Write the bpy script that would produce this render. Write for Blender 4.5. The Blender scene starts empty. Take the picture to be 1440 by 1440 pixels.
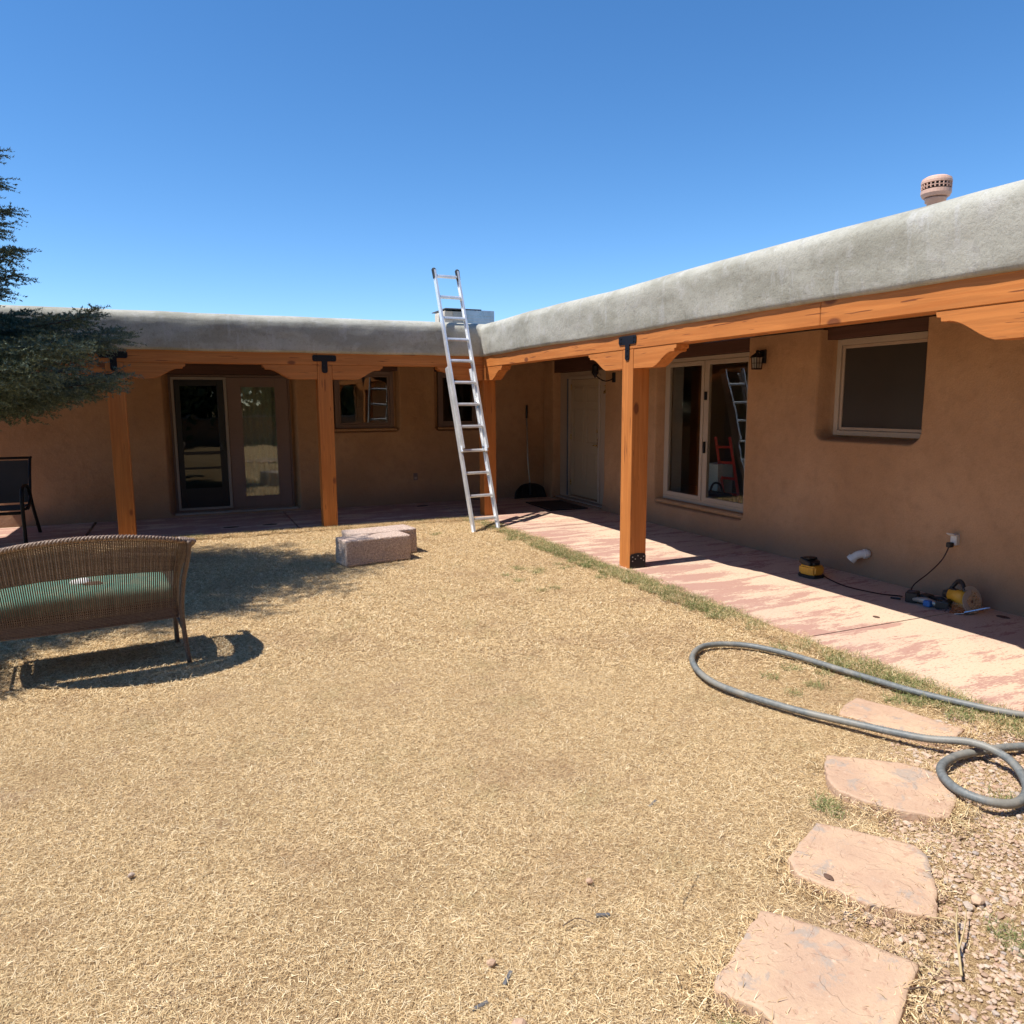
import bpy, bmesh, math, random
import numpy as np
from mathutils import Vector, Matrix, noise
from math import radians, sin, cos, pi
rng = np.random.default_rng(7); random.seed(7)
SC = bpy.context.scene
COL = SC.collection

# ------------------------------------------------------------------ camera, sky, sun, exposure
F, YAW, PITCH, ROLL, EYE = 1050.0, .41122, .14525, -.00548, 1.6
def cam_axes():
    cy, sy = cos(YAW), sin(YAW)
    A = np.array([[cy, -sy, 0], [0, 0, -1], [sy, cy, 0]])
    c, s = cos(PITCH), sin(PITCH); P = np.array([[1, 0, 0], [0, c, -s], [0, s, c]])
    c, s = cos(ROLL), sin(ROLL); Q = np.array([[c, -s, 0], [s, c, 0], [0, 0, 1]])
    return Q @ P @ A
M = cam_axes()
cd = bpy.data.cameras.new('camera'); cam = bpy.data.objects.new('camera', cd); COL.objects.link(cam)
cd.sensor_width = 36; cd.lens = 36*F/1440; cd.clip_start = .05; cd.clip_end = 2000
cam.matrix_world = Matrix(((M[0][0], -M[1][0], -M[2][0], 0), (M[0][1], -M[1][1], -M[2][1], 0), (M[0][2], -M[1][2], -M[2][2], EYE), (0, 0, 0, 1)))
SC.camera = cam
SUN_EL, SUN_AZ = radians(63.2), radians(2.0)            # shadows run along +X, 2 degrees towards +Y
sd = Vector((-cos(SUN_EL)*cos(SUN_AZ), -cos(SUN_EL)*sin(SUN_AZ), sin(SUN_EL)))
sl = bpy.data.lights.new('sun', 'SUN'); sl.energy = 5.0; sl.angle = radians(.5); sl.color = (1, .95, .87)
so = bpy.data.objects.new('sun', sl); COL.objects.link(so); so.rotation_euler = sd.to_track_quat('Z', 'Y').to_euler(); so.location = (-6, -2, 14)
w = bpy.data.worlds.new('World'); SC.world = w; w.use_nodes = True
nt = w.node_tree; nt.nodes.clear()
sky = nt.nodes.new('ShaderNodeTexSky'); sky.sky_type = 'NISHITA'; sky.sun_disc = False
sky.sun_elevation = SUN_EL; sky.sun_rotation = math.atan2(sd.x, sd.y); sky.altitude = 1900; sky.air_density = 1.0; sky.dust_density = .15; sky.ozone_density = 3.5
bg = nt.nodes.new('ShaderNodeBackground'); bg.inputs[1].default_value = .145
wo = nt.nodes.new('ShaderNodeOutputWorld'); hs = nt.nodes.new('ShaderNodeHueSaturation'); hs.inputs['Saturation'].default_value = 1.22; nt.links.new(sky.outputs[0], hs.inputs['Color']); nt.links.new(hs.outputs[0], bg.inputs[0]); nt.links.new(bg.outputs[0], wo.inputs[0])
SC.view_settings.view_transform = 'Standard'; SC.view_settings.look = 'None'; SC.view_settings.gamma = 1; SC.view_settings.exposure = 0.42
SC.view_settings.use_curve_mapping = False
SC.cycles.max_bounces = 6; SC.cycles.diffuse_bounces = 4; SC.cycles.glossy_bounces = 3; SC.cycles.transparent_max_bounces = 8

# ------------------------------------------------------------------ material helpers
class NG:
    def __init__(s, name):
        s.m = bpy.data.materials.new(name); s.m.use_nodes = True; s.t = s.m.node_tree; s.t.nodes.clear()
        s.out = s.n('ShaderNodeOutputMaterial')
        s.geo = s.n('ShaderNodeNewGeometry'); s.pos = s.geo.outputs['Position']
    def n(s, ty, **k):
        x = s.t.nodes.new(ty)
        for a, b in k.items(): setattr(x, a, b)
        return x
    def l(s, a, b):
        if hasattr(a, 'links') or hasattr(a, 'is_output'): s.t.links.new(a, b)
        else: b.default_value = a
    def map(s, v=None, scale=(1, 1, 1), rot=(0, 0, 0), loc=(0, 0, 0)):
        x = s.n('ShaderNodeMapping'); s.l(v or s.pos, x.inputs[0]); x.inputs['Scale'].default_value = scale; x.inputs['Rotation'].default_value = rot; x.inputs['Location'].default_value = loc
        return x.outputs[0]
    def noise(s, scale, detail=4, rough=.55, v=None, dist=0):
        x = s.n('ShaderNodeTexNoise'); s.l(v or s.pos, x.inputs['Vector']); x.inputs['Scale'].default_value = scale; x.inputs['Detail'].default_value = detail; x.inputs['Roughness'].default_value = rough; x.inputs['Distortion'].default_value = dist
        return x.outputs['Fac']
    def voro(s, scale, v=None, feature='F1', out='Distance', rand=1):
        x = s.n('ShaderNodeTexVoronoi', feature=feature); s.l(v or s.pos, x.inputs['Vector']); x.inputs['Scale'].default_value = scale; x.inputs['Randomness'].default_value = rand
        return x.outputs[out]
    def math(s, op, a, b=0., c=0., clamp=False):
        x = s.n('ShaderNodeMath', operation=op, use_clamp=clamp); s.l(a, x.inputs[0]); s.l(b, x.inputs[1]); s.l(c, x.inputs[2]); return x.outputs[0]
    def ss(s, x, lo, hi, a=0., b=1.):
        r = s.n('ShaderNodeMapRange', interpolation_type='SMOOTHSTEP'); s.l(x, r.inputs[0])
        for i, q in enumerate((lo, hi, a, b)): r.inputs[i+1].default_value = q
        return r.outputs[0]
    def mix(s, f, a, b, mode='MIX'):
        x = s.n('ShaderNodeMix', data_type='RGBA', blend_type=mode)
        s.l(f, x.inputs[0]); s.l(c4(a), x.inputs[6]); s.l(c4(b), x.inputs[7]); return x.outputs[2]
    def ramp(s, f, stops):
        x = s.n('ShaderNodeValToRGB'); s.l(f, x.inputs[0]); e = x.color_ramp.elements
        while len(e) < len(stops): e.new(.5)
        for i, (p, c) in enumerate(stops): e[i].position = p; e[i].color = c4(c)
        return x.outputs[0]
    def bump(s, h, strength=.5, dist=.01, nrm=None):
        x = s.n('ShaderNodeBump'); s.l(h, x.inputs['Height']); x.inputs['Strength'].default_value = strength; x.inputs['Distance'].default_value = dist
        if nrm: s.l(nrm, x.inputs['Normal'])
        return x.outputs[0]
    def bsdf(s, col, rough=.8, metal=0., nrm=None, spec=.3, **k):
        x = s.n('ShaderNodeBsdfPrincipled'); s.l(c4(col), x.inputs['Base Color']); s.l(rough, x.inputs['Roughness']); s.l(metal, x.inputs['Metallic'])
        x.inputs['Specular IOR Level'].default_value = spec
        if nrm: s.l(nrm, x.inputs['Normal'])
        for a, b in k.items(): s.l(b, x.inputs[a])
        s.t.links.new(x.outputs[0], s.out.inputs[0]); return x
def c4(c):
    if isinstance(c, (tuple, list)) and len(c) == 3: return (*c, 1)
    return c
MAT = {}
def plain(name, col, rough=.6, metal=0., spec=.4, var=.12, bump=.15, scale=40):
    g = NG(name); n = g.noise(scale, 5); n2 = g.noise(3, 3)
    f = g.ss(g.math('ADD', g.math('MULTIPLY', n, .6), g.math('MULTIPLY', n2, .4)), .3, .7)
    a = tuple(x*(1-var) for x in col); b = tuple(min(1, x*(1+var)) for x in col)
    g.bsdf(g.mix(f, a, b), g.ss(n, .3, .7, max(.05, rough-.08), min(1, rough+.08)), metal, g.bump(n, bump, .003), spec)
    MAT[name] = g.m; return g.m

# stucco house wall
g = NG('stucco'); n1 = g.noise(1.1, 4, .6); n2 = g.noise(9, 5); n3 = g.noise(85, 6, .7); n4 = g.noise(28, 4)
col = g.mix(g.ss(n1, .35, .68), (.43, .245, .132), (.52, .305, .170)); col = g.mix(g.ss(n2, .45, .75, 0, .35), col, (.32, .185, .105))
col = g.mix(g.ss(n3, .35, .62, .18, 0), col, (.19, .105, .06))
sep = g.n('ShaderNodeSeparateXYZ'); g.l(g.pos, sep.inputs[0])
col = g.mix(g.math('MULTIPLY', g.ss(g.math('ADD', sep.outputs[2], g.math('MULTIPLY', n2, .25)), .12, .50, .55, 0), 1.), col, (.23, .155, .12))   # splash dirt on the lowest courses
wv = g.n('ShaderNodeVectorMath', operation='ADD'); g.l(g.pos, wv.inputs[0]); nc = g.n('ShaderNodeTexNoise'); g.l(g.pos, nc.inputs['Vector']); nc.inputs['Scale'].default_value = 3; g.l(nc.outputs['Color'], wv.inputs[1])
ce = g.voro(.75, wv.outputs[0], 'DISTANCE_TO_EDGE'); crack = g.math('MULTIPLY', g.ss(ce, .001, .0045, 1, 0), g.ss(g.noise(.7, 2, .5, g.map(loc=(3, 1, 7))), .52, .60)); col = g.mix(g.math('MULTIPLY', crack, .06), col, (.12, .07, .045))
dr = g.noise(1, 4, .6, g.map(scale=(7, 7, .7))); col = g.mix(g.math('MULTIPLY', g.ss(dr, .58, .70, 0, .15), g.ss(n1, .4, .6)), col, (.27, .165, .10)); n5 = g.noise(3.2, 3)
h = g.math('SUBTRACT', g.math('ADD', g.math('MULTIPLY', n3, .7), g.math('ADD', g.math('MULTIPLY', n4, .7), g.math('ADD', g.math('MULTIPLY', n2, 1.4), g.math('MULTIPLY', n5, 2.5)))), 0.)
g.bsdf(col, .95, 0, g.bump(h, .5, .012), .1); MAT['stucco'] = g.m
# cement coloured parapet
g = NG('parapet_cement'); n1 = g.noise(1.6, 5, .6, g.map(scale=(1, 1, 2.2))); n2 = g.noise(6, 6, .65); n3 = g.noise(70, 6, .75); n4 = g.noise(16, 5, .6); nv = g.noise(9, 4, .6, g.map(scale=(1.3, 1.3, .22)))
col = g.mix(g.ss(n1, .36, .62), (.33, .32, .27), (.45, .44, .385)); col = g.mix(g.ss(n2, .52, .68, 0, .6), col, (.48, .47, .44))
col = g.mix(g.ss(nv, .56, .68, 0, .35), col, (.52, .52, .52)); col = g.mix(g.ss(n4, .34, .46, .22, 0), col, (.17, .16, .135)); col = g.mix(g.ss(n3, .36, .5, .25, 0), col, (.14, .13, .11))
h = g.math('ADD', g.math('MULTIPLY', n3, .8), g.math('ADD', g.math('MULTIPLY', n4, 1.), g.math('MULTIPLY', n2, 1.2)))
g.bsdf(col, .95, 0, g.bump(h, .5, .009), .1); MAT['parapet'] = g.m
# stained and worn concrete slab
g = NG('slab_concrete')
v = g.map(scale=(1.0, 4.2, 1), rot=(0, 0, radians(-12)))
s1 = g.noise(1.35, 6, .62, v, .4); s2 = g.noise(5.5, 6, .72, v); s3 = g.noise(30, 5, .7, g.map(scale=(1, 3.2, 1), rot=(0, 0, radians(-10)))); s4 = g.noise(.9, 3); s5 = g.noise(150, 3)
sp0 = g.n('ShaderNodeSeparateXYZ'); g.l(g.pos, sp0.inputs[0]); wornx = g.ss(sp0.outputs[0], 3.9, 4.9, .045, -.02); worny = g.ss(sp0.outputs[1], 2.6, 5.2, -.02, .025)
mask = g.math('ADD', g.math('ADD', wornx, worny), g.math('ADD', g.math('MULTIPLY', s1, .62), g.math('ADD', g.math('MULTIPLY', s2, .30), g.math('MULTIPLY', s3, .26))))
base = g.mix(g.ss(s4, .35, .65), (.64, .49, .355), (.57, .43, .325)); base = g.mix(g.ss(s5, .3, .7, 0, .25), base, (.55, .33, .2))
col = g.mix(g.ss(mask, .608, .650, 0, .76), base, (.38, .20, .165))
col = g.mix(g.ss(s3, .575, .63, 0, .8), col, (.36, .155, .115))
col = g.mix(g.math('MULTIPLY', g.ss(s2, .6, .7, 0, .5), g.ss(s4, .5, .6)), col, (.50, .42, .38))
g.bsdf(col, .85, 0, g.bump(g.math('ADD', s3, g.math('MULTIPLY', s5, .4)), .35, .006), .2); MAT['slab'] = g.m
# bare earth and thatch under the lawn
g = NG('earth'); a = g.noise(240, 5, .75); b = g.noise(70, 5, .7); c = g.noise(.9, 5, .6); d = g.noise(3.2, 4)
col = g.ramp(g.math('ADD', g.math('MULTIPLY', a, .6), g.math('MULTIPLY', b, .4)), [(.36, (.12, .07, .036)), (.47, (.34, .215, .11)), (.54, (.60, .43, .23)), (.66, (.78, .60, .36))])
col = g.mix(g.ss(c, .52, .66, 0, .45), col, (.33, .21, .13)); col = g.mix(g.ss(d, .56, .68, 0, .4), col, (.37, .255, .18))
g.bsdf(col, 1, 0, g.bump(g.math('ADD', a, b), .8, .012), .05); MAT['earth'] = g.m
# dry grass blades
def blades(name, stops, browns, greens):
    g = NG(name); r = g.geo.outputs['Random Per Island']; col = g.ramp(r, stops)
    col = g.mix(g.math('MULTIPLY', g.ss(g.noise(1.1, 5, .6), .50, .66, 0, .5), g.ss(g.noise(14, 3), .35, .6, .4, 1)), col, browns)
    if greens:
        gm = g.math('MULTIPLY', g.ss(g.noise(2.1, 5, .65, g.map(loc=(4, 9, 0))), .56, .68), g.ss(r, .45, .5, 0, .28)); col = g.mix(gm, col, greens)
    x = g.bsdf(col, .75, 0, None, .25)
    tr = g.n('ShaderNodeBsdfTranslucent'); g.l(col, tr.inputs[0]); ms = g.n('ShaderNodeMixShader'); ms.inputs[0].default_value = .12
    g.t.links.new(x.outputs[0], ms.inputs[1]); g.t.links.new(tr.outputs[0], ms.inputs[2]); g.t.links.new(ms.outputs[0], g.out.inputs[0])
    MAT[name] = g.m
blades('straw', [(0, (.26, .16, .078)), (.25, (.52, .355, .18)), (.5, (.72, .53, .285)), (.8, (.86, .68, .405)), (1, (.93, .79, .54))], (.46, .30, .17), (.36, .33, .14))
blades('green_blade', [(0, (.10, .15, .045)), (.4, (.17, .21, .07)), (.7, (.30, .30, .12)), (1, (.52, .42, .21))], (.2, .18, .08), None)
# gravel
g = NG('gravel'); r = g.geo.outputs['Random Per Island']
col = g.ramp(r, [(0, (.34, .22, .15)), (.25, (.52, .37, .25)), (.5, (.60, .44, .31)), (.7, (.47, .30, .21)), (.85, (.62, .50, .38)), (1, (.38, .32, .28))])
n = g.noise(120, 5, .7); col = g.mix(g.ss(n, .35, .65, .3, 0), col, (.3, .2, .14)); g.bsdf(col, .9, 0, g.bump(n, .4, .004), .2); MAT['gravel'] = g.m
# sandstone flags
g = NG('sandstone'); a = g.noise(2.3, 5, .62); b = g.noise(9, 6, .68, dist=.6); c = g.noise(110, 5, .75); e = g.noise(26, 6, .7)
col = g.mix(g.ss(a, .36, .62), (.58, .40, .265), (.48, .32, .22)); col = g.mix(g.ss(b, .53, .63, 0, .8), col, (.36, .30, .25)); col = g.mix(g.ss(e, .56, .66, 0, .6), col, (.40, .235, .16)); col = g.mix(g.ss(e, .30, .40, .4, 0), col, (.76, .57, .42))
col = g.mix(g.ss(c, .34, .5, .35, 0), col, (.38, .24, .16))
lv = g.noise(5, 3, .5, dist=2.0)
h = g.math('ADD', g.math('MULTIPLY', c, .35), g.math('ADD', g.math('MULTIPLY', b, 1.4), g.math('MULTIPLY', g.ss(lv, .49, .51), .5)))
g.bsdf(col, .9, 0, g.bump(h, .55, .008), .2); MAT['sandstone'] = g.m
# pumice block
g = NG('pumice'); a = g.noise(70, 5, .8); b = g.voro(85); c = g.noise(5, 4)
col = g.mix(g.ss(a, .35, .65), (.46, .31, .24), (.84, .68, .57)); col = g.mix(g.ss(b, .0, .32, .6, 0), col, (.17, .11, .09)); col = g.mix(g.ss(c, .5, .7, 0, .3), col, (.5, .42, .38))
g.bsdf(col, 1, 0, g.bump(g.math('ADD', a, b), 1., .012), .1); MAT['pumice'] = g.m
# orange stained fir, grain along one axis
def wood(name, axis, c1, c2, dark, knots=True):
    g = NG(name); sc = [30, 30, 30]; sc[axis] = 1.2; s2 = [9, 9, 9]; s2[axis] = .55
    a = g.noise(1, 5, .6, g.map(scale=tuple(sc)), .6); b = g.noise(1, 4, .6, g.map(scale=tuple(s2)), 1.2); c = g.noise(1.3, 3)
    rings = g.math('SINE', g.math('MULTIPLY', b, 34.)); rings = g.ss(rings, -.2, 1, 0, .55)
    col = g.mix(g.ss(a, .35, .65), c1, c2); col = g.mix(rings, col, tuple(x*.78 for x in c2)); col = g.mix(g.ss(c, .4, .7, 0, .3), col, tuple(x*.82 for x in c1))
    if knots:
        ks = [2.6, 2.6, 2.6]; ks[axis] = 1.3
        k = g.voro(1, g.map(scale=(ks[0]*1.6, ks[1]*1.6, ks[2]*1.6)), rand=1)
        col = g.mix(g.ss(k, .08, .15, .8, 0), col, dark)
        cr = [55, 55, 55]; cr[axis] = 3
        ck = g.noise(1, 2, .5, g.map(scale=tuple(cr))); col = g.mix(g.ss(ck, .665, .70, 0, .8), col, dark)
    g.bsdf(col, .62, 0, g.bump(a, .22, .004), .3); MAT[name] = g.m
for i, ax in enumerate('xyz'): wood('fir_'+ax, i, (.47, .155, .036), (.59, .215, .055), (.13, .035, .014))
wood('lintel_x', 0, (.075, .035, .026), (.11, .05, .036), (.02, .01, .01), False); wood('lintel_y', 1, (.085, .040, .028), (.12, .055, .038), (.02, .01, .01), False)
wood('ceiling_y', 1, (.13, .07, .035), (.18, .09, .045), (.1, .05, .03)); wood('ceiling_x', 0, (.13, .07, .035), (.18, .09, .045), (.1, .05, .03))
plain('black_steel', (.018, .018, .022), .45, .6, .5); plain('bolt_steel', (.35, .35, .37), .35, 1)
plain('black_plastic', (.02, .02, .021), .45); plain('tool_yellow', (.66, .32, .03), .42, var=.06); plain('tool_blue', (.04, .16, .45), .4); plain('blade_steel', (.55, .55, .55), .3, 1); plain('guard_grey', (.42, .40, .36), .45, .5)
plain('frame_taupe', (.40, .30, .225), .6, var=.05); plain('frame_mauve', (.20, .135, .115), .6, var=.06); plain('frame_light', (.42, .335, .26), .55, var=.05); plain('frame_grey', (.30, .26, .23), .5, var=.06)
plain('door_paint', (.40, .30, .20), .55, var=.05, bump=.1); plain('screen_black', (.012, .013, .017), .5)
plain('brass', (.5, .35, .14), .3, 1); plain('pvc', (.72, .71, .68), .4, var=.05); plain('outlet_grey', (.62, .60, .56), .45); plain('cord', (.05, .018, .014), .6)
plain('vent_paint', (.62, .40, .31), .6, var=.08); plain('cooler_beige', (.60, .53, .43), .6); plain('galvanised', (.40, .46, .52), .35, .8, var=.25, scale=9); plain('dark_trim', (.10, .12, .15), .6)
plain('mat_rubber', (.055, .038, .030), .95, bump=.8, scale=160); plain('roofing', (.35, .33, .3), .9); plain('inner_plaster', (.30, .25, .20), .9); plain('floor_inside', (.30, .23, .15), .6)
plain('red_paint', (.62, .05, .035), .45); plain('dark_cloth', (.02, .02, .025), .9); plain('white_box', (.75, .74, .70), .6); plain('chair_metal', (.012, .011, .010), .5, .3); plain('sling', (.07, .06, .05), .8)
plain('twig', (.50, .38, .20), .9); plain('bark', (.10, .065, .045), .95, bump=1, scale=25); plain('wood_chip', (.10, .055, .035), .9); plain('black_strip', (.12, .115, .115), .6); plain('dead_leaf', (.11, .06, .04), .8)
# aluminium ladder
g = NG('aluminium'); n = g.noise(60, 5, .7); n2 = g.noise(7, 4); col = g.mix(g.ss(n2, .35, .65), (.74, .75, .76), (.90, .90, .90)); col = g.mix(g.ss(n, .60, .68, 0, .55), col, (.30, .29, .28))
g.bsdf(col, g.ss(n, .3, .7, .34, .55), .62, g.bump(n, .2, .002)); MAT['aluminium'] = g.m
# corrugated grey tubing
g = NG('grey_tubing'); n = g.noise(45, 4); n2 = g.noise(5, 3); col = g.mix(g.ss(n, .3, .7), (.125, .135, .135), (.18, .19, .185)); col = g.mix(g.ss(n2, .46, .62, 0, .55), col, (.30, .27, .22)); col = g.mix(g.ss(g.noise(30, 5, .7), .56, .66, 0, .5), col, (.34, .32, .28))
g.bsdf(col, .5, 0, g.bump(n, .2, .003), .4); MAT['tubing'] = g.m
# wicker
g = NG('wicker'); r = g.geo.outputs['Random Per Island']; n = g.noise(130, 3); col = g.mix(r, (.070, .045, .033), (.145, .100, .075)); col = g.mix(g.ss(n, .45, .65, 0, .4), col, (.26, .195, .15)); g.bsdf(col, .55, 0, g.bump(n, .5, .003), .4); MAT['wicker'] = g.m
g = NG('rim_braid'); n = g.noise(90, 3); col = g.mix(g.ss(n, .4, .6), (.15, .095, .065), (.30, .22, .165)); g.bsdf(col, .5, 0, g.bump(n, .5, .003), .4); MAT['braid'] = g.m
g = NG('green_cushion'); n = g.noise(220, 3); n2 = g.noise(11, 5, .6, dist=1.5); col = g.mix(g.ss(n, .35, .65), (.085, .205, .155), (.13, .265, .205)); col = g.mix(g.ss(n2, .53, .57, 0, .7), col, (.22, .27, .19)); g.bsdf(col, .9, 0, g.bump(n, .4, .002), .1); MAT['cushion'] = g.m
# spruce needles, broad leaves
g = NG('needles'); r = g.geo.outputs['Random Per Island']; n = g.noise(2.5, 4); col = g.mix(r, (.085, .115, .07), (.24, .28, .165)); col = g.mix(g.ss(n, .4, .65, 0, .5), col, (.11, .155, .125)); g.bsdf(col, .6, 0, None, .3); MAT['needles'] = g.m
g = NG('leaves'); r = g.geo.outputs['Random Per Island']; col = g.mix(r, (.10, .15, .06), (.22, .28, .12)); g.bsdf(col, .6); MAT['leaves'] = g.m
# window glass: real panes, reflecting by angle and letting the rest through
def glass(name, tint, boost, refl=2.0):
    g = NG(name); fr = g.n('ShaderNodeFresnel'); fr.inputs[0].default_value = 1.52
    wob = g.bump(g.noise(2.2, 2), .05, .02); fac = g.math('MULTIPLY', g.math('ADD', g.math('MULTIPLY', fr.outputs[0], refl), boost, clamp=True), g.math('SUBTRACT', 1., g.geo.outputs['Backfacing']))
    gl = g.n('ShaderNodeBsdfGlossy'); gl.inputs['Roughness'].default_value = .01; gl.inputs[0].default_value = (.92, .95, .93, 1); g.l(wob, gl.inputs['Normal'])
    tr = g.n('ShaderNodeBsdfTransparent'); tr.inputs[0].default_value = (*tint, 1)
    ms = g.n('ShaderNodeMixShader'); g.l(fac, ms.inputs[0]); g.t.links.new(tr.outputs[0], ms.inputs[1]); g.t.links.new(gl.outputs[0], ms.inputs[2]); g.t.links.new(ms.outputs[0], g.out.inputs[0]); MAT[name] = g.m
glass('glass', (.93, .95, .93), .0); glass('glass_dark', (.35, .35, .33), .0, 1.1); glass('glass_bright', (.85, .87, .83), .05, 1.7); plain('sheer_curtain', (.34, .34, .28), .9)
g = NG('screened_glass'); n = g.noise(2, 4); g.bsdf(g.mix(n, (.030, .026, .022), (.055, .045, .038)), .32, 0, None, .45); MAT['screened'] = g.m

# ------------------------------------------------------------------ object helpers
def tag(o, label=None, cat=None, group=None, kind=None):
    for k, v_ in (('label', label), ('category', cat), ('group', group), ('kind', kind)):
        if v_: o[k] = v_
    return o
def thing(name, loc, label, cat, group=None):
    o = bpy.data.objects.new(name, None); COL.objects.link(o); o.location = loc; o.empty_display_size = .1
    return tag(o, label, cat, group)
def wloc(o):
    v_ = Vector((0, 0, 0))
    while o: v_ += o.location; o = o.parent
    return v_
def link(name, me, mat, parent=None, loc=None, smooth=False):
    me.materials.append(MAT[mat]) if not me.materials else None
    if smooth:
        me.polygons.foreach_set('use_smooth', [True]*len(me.polygons))
    o = bpy.data.objects.new(name, me); COL.objects.link(o)
    if parent: o.parent = parent
    if loc is not None: o.location = loc
    return o
def pyd(name, vs, fs, mat, parent=None, smooth=False, origin=None):
    """mesh from world coordinates; its origin is at the parent's (or at origin)"""
    vs = np.asarray(vs, float); off = np.array(wloc(parent)) if parent else np.zeros(3)
    oo = np.array(origin) if origin is not None else off
    me = bpy.data.meshes.new(name); me.from_pydata((vs-oo).tolist(), [], fs if isinstance(fs, list) else fs.tolist()); me.update()
    return link(name, me, mat, parent, Vector(oo-off) if origin is not None else None, smooth)
def bm_obj(name, bm, mat, parent=None, smooth=False):
    off = wloc(parent) if parent else Vector()
    bmesh.ops.translate(bm, verts=bm.verts, vec=-off)
    bmesh.ops.recalc_face_normals(bm, faces=bm.faces)
    me = bpy.data.meshes.new(name); bm.to_mesh(me); bm.free()
    return link(name, me, mat, parent, None, smooth)
def add_box(bm, lo, hi, bev=0., seg=1, rot=None, piv=None):
    lo = Vector(lo); hi = Vector(hi); c = (lo+hi)/2; s = hi-lo
    r = bmesh.ops.create_cube(bm, size=1, matrix=Matrix.Translation(c) @ Matrix.Diagonal((*s, 1)))
    vs = r['verts']
    if bev > 0:
        es = list({e for v_ in vs for e in v_.link_edges})
        q = bmesh.ops.bevel(bm, geom=es, offset=bev, segments=seg, affect='EDGES', profile=.5)
        vs = list({v_ for f in q['faces'] for v_ in f.verts} | {v_ for v_ in vs if v_.is_valid})
    if rot is not None: bmesh.ops.rotate(bm, verts=vs, cent=piv if piv is not None else c, matrix=rot)
    return vs
def box(name, lo, hi, mat, parent=None, bev=.004, seg=1, rot=None, piv=None):
    bm = bmesh.new(); add_box(bm, lo, hi, bev, seg, rot, piv); return bm_obj(name, bm, mat, parent)
def tube_geo(pts, r, n=8, closed=False, caps=True):
    P = np.array(pts, float); N = len(P); R = np.full(N, r) if np.isscalar(r) else np.array(r)
    T = np.gradient(P, axis=0) if not closed else np.roll(P, -1, 0)-np.roll(P, 1, 0)
    T /= np.linalg.norm(T, axis=1)[:, None]+1e-12
    up = np.array([0, 0, 1.]); 
    if abs(T[0] @ up) > .9: up = np.array([1., 0, 0])
    A = np.zeros_like(P); a = np.cross(T[0], up); a /= np.linalg.norm(a)
    for i in range(N):
        a = a-T[i]*(a @ T[i]); a /= np.linalg.norm(a)+1e-12; A[i] = a
    B = np.cross(T, A); th = np.arange(n)*2*pi/n
    V = P[:, None, :]+R[:, None, None]*(A[:, None, :]*np.cos(th)[None, :, None]+B[:, None, :]*np.sin(th)[None, :, None])
    V = V.reshape(-1, 3).tolist(); Fc = []
    for i in range(N if closed else N-1):
        j = (i+1) % N
        for k in range(n): k2 = (k+1) % n; Fc.append([i*n+k, i*n+k2, j*n+k2, j*n+k])
    if caps and not closed: Fc.append(list(range(n))[::-1]); Fc.append([(N-1)*n+k for k in range(n)])
    return V, Fc
class MB:
    def __init__(s): s.v = []; s.f = []
    def add(s, V, Fc):
        o = len(s.v); s.v.extend(V if isinstance(V, list) else V.tolist()); s.f.extend([[i+o for i in f] for f in Fc]); return s
    def tube(s, pts, r, n=8, **k): return s.add(*tube_geo(pts, r, n, **k))
    def box(s, lo, hi):
        x0, y0, z0 = lo; x1, y1, z1 = hi
        return s.add([[x0, y0, z0], [x1, y0, z0], [x1, y1, z0], [x0, y1, z0], [x0, y0, z1], [x1, y0, z1], [x1, y1, z1], [x0, y1, z1]],
              [[3, 2, 1, 0], [4, 5, 6, 7], [0, 1, 5, 4], [1, 2, 6, 5], [2, 3, 7, 6], [3, 0, 4, 7]])
    def build(s, name, mat, parent=None, smooth=False): return pyd(name, s.v, s.f, mat, parent, smooth)
def spline(pts, n=12, closed=False):
    P = np.array(pts, float); out = []; N = len(P)
    for i in range(N if closed else N-1):
        p0, p1, p2, p3 = (P[(i-1) % N], P[i], P[(i+1) % N], P[(i+2) % N]) if closed else (P[max(i-1, 0)], P[i], P[i+1], P[min(i+2, N-1)])
        for t in np.arange(n)/n: out.append(.5*((2*p1)+(-p0+p2)*t+(2*p0-5*p1+4*p2-p3)*t*t+(-p0+3*p1-3*p2+p3)*t**3))
    if not closed: out.append(P[-1])
    return np.array(out)
def prism(name, poly, axis, a0, a1, mat, parent=None, bev=0.):
    """extrude polygon (u,v) along axis: axis 0 -> (u,v)=(y,z), 1 -> (x,z), 2 -> (x,y)"""
    bm = bmesh.new(); ring = []
    for a in (a0, a1):
        ring.append([bm.verts.new((a, p[0], p[1]) if axis == 0 else (p[0], a, p[1]) if axis == 1 else (p[0], p[1], a)) for p in poly])
    bm.faces.new(ring[0]); bm.faces.new(ring[1][::-1]); n = len(poly)
    for i in range(n): bm.faces.new((ring[0][i], ring[1][i], ring[1][(i+1) % n], ring[0][(i+1) % n]))
    if bev:
        bmesh.ops.recalc_face_normals(bm, faces=bm.faces)
        es = [e for e in bm.edges if len(e.link_faces) == 2 and e.calc_face_angle(0) > .6]
        bmesh.ops.bevel(bm, geom=es, offset=bev, segments=2, affect='EDGES')
    return bm_obj(name, bm, mat, parent)
def nz(x, y, z=0., o=0): return noise.noise(Vector((x+o*13.7, y-o*7.1, z+o*3.3)))

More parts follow.
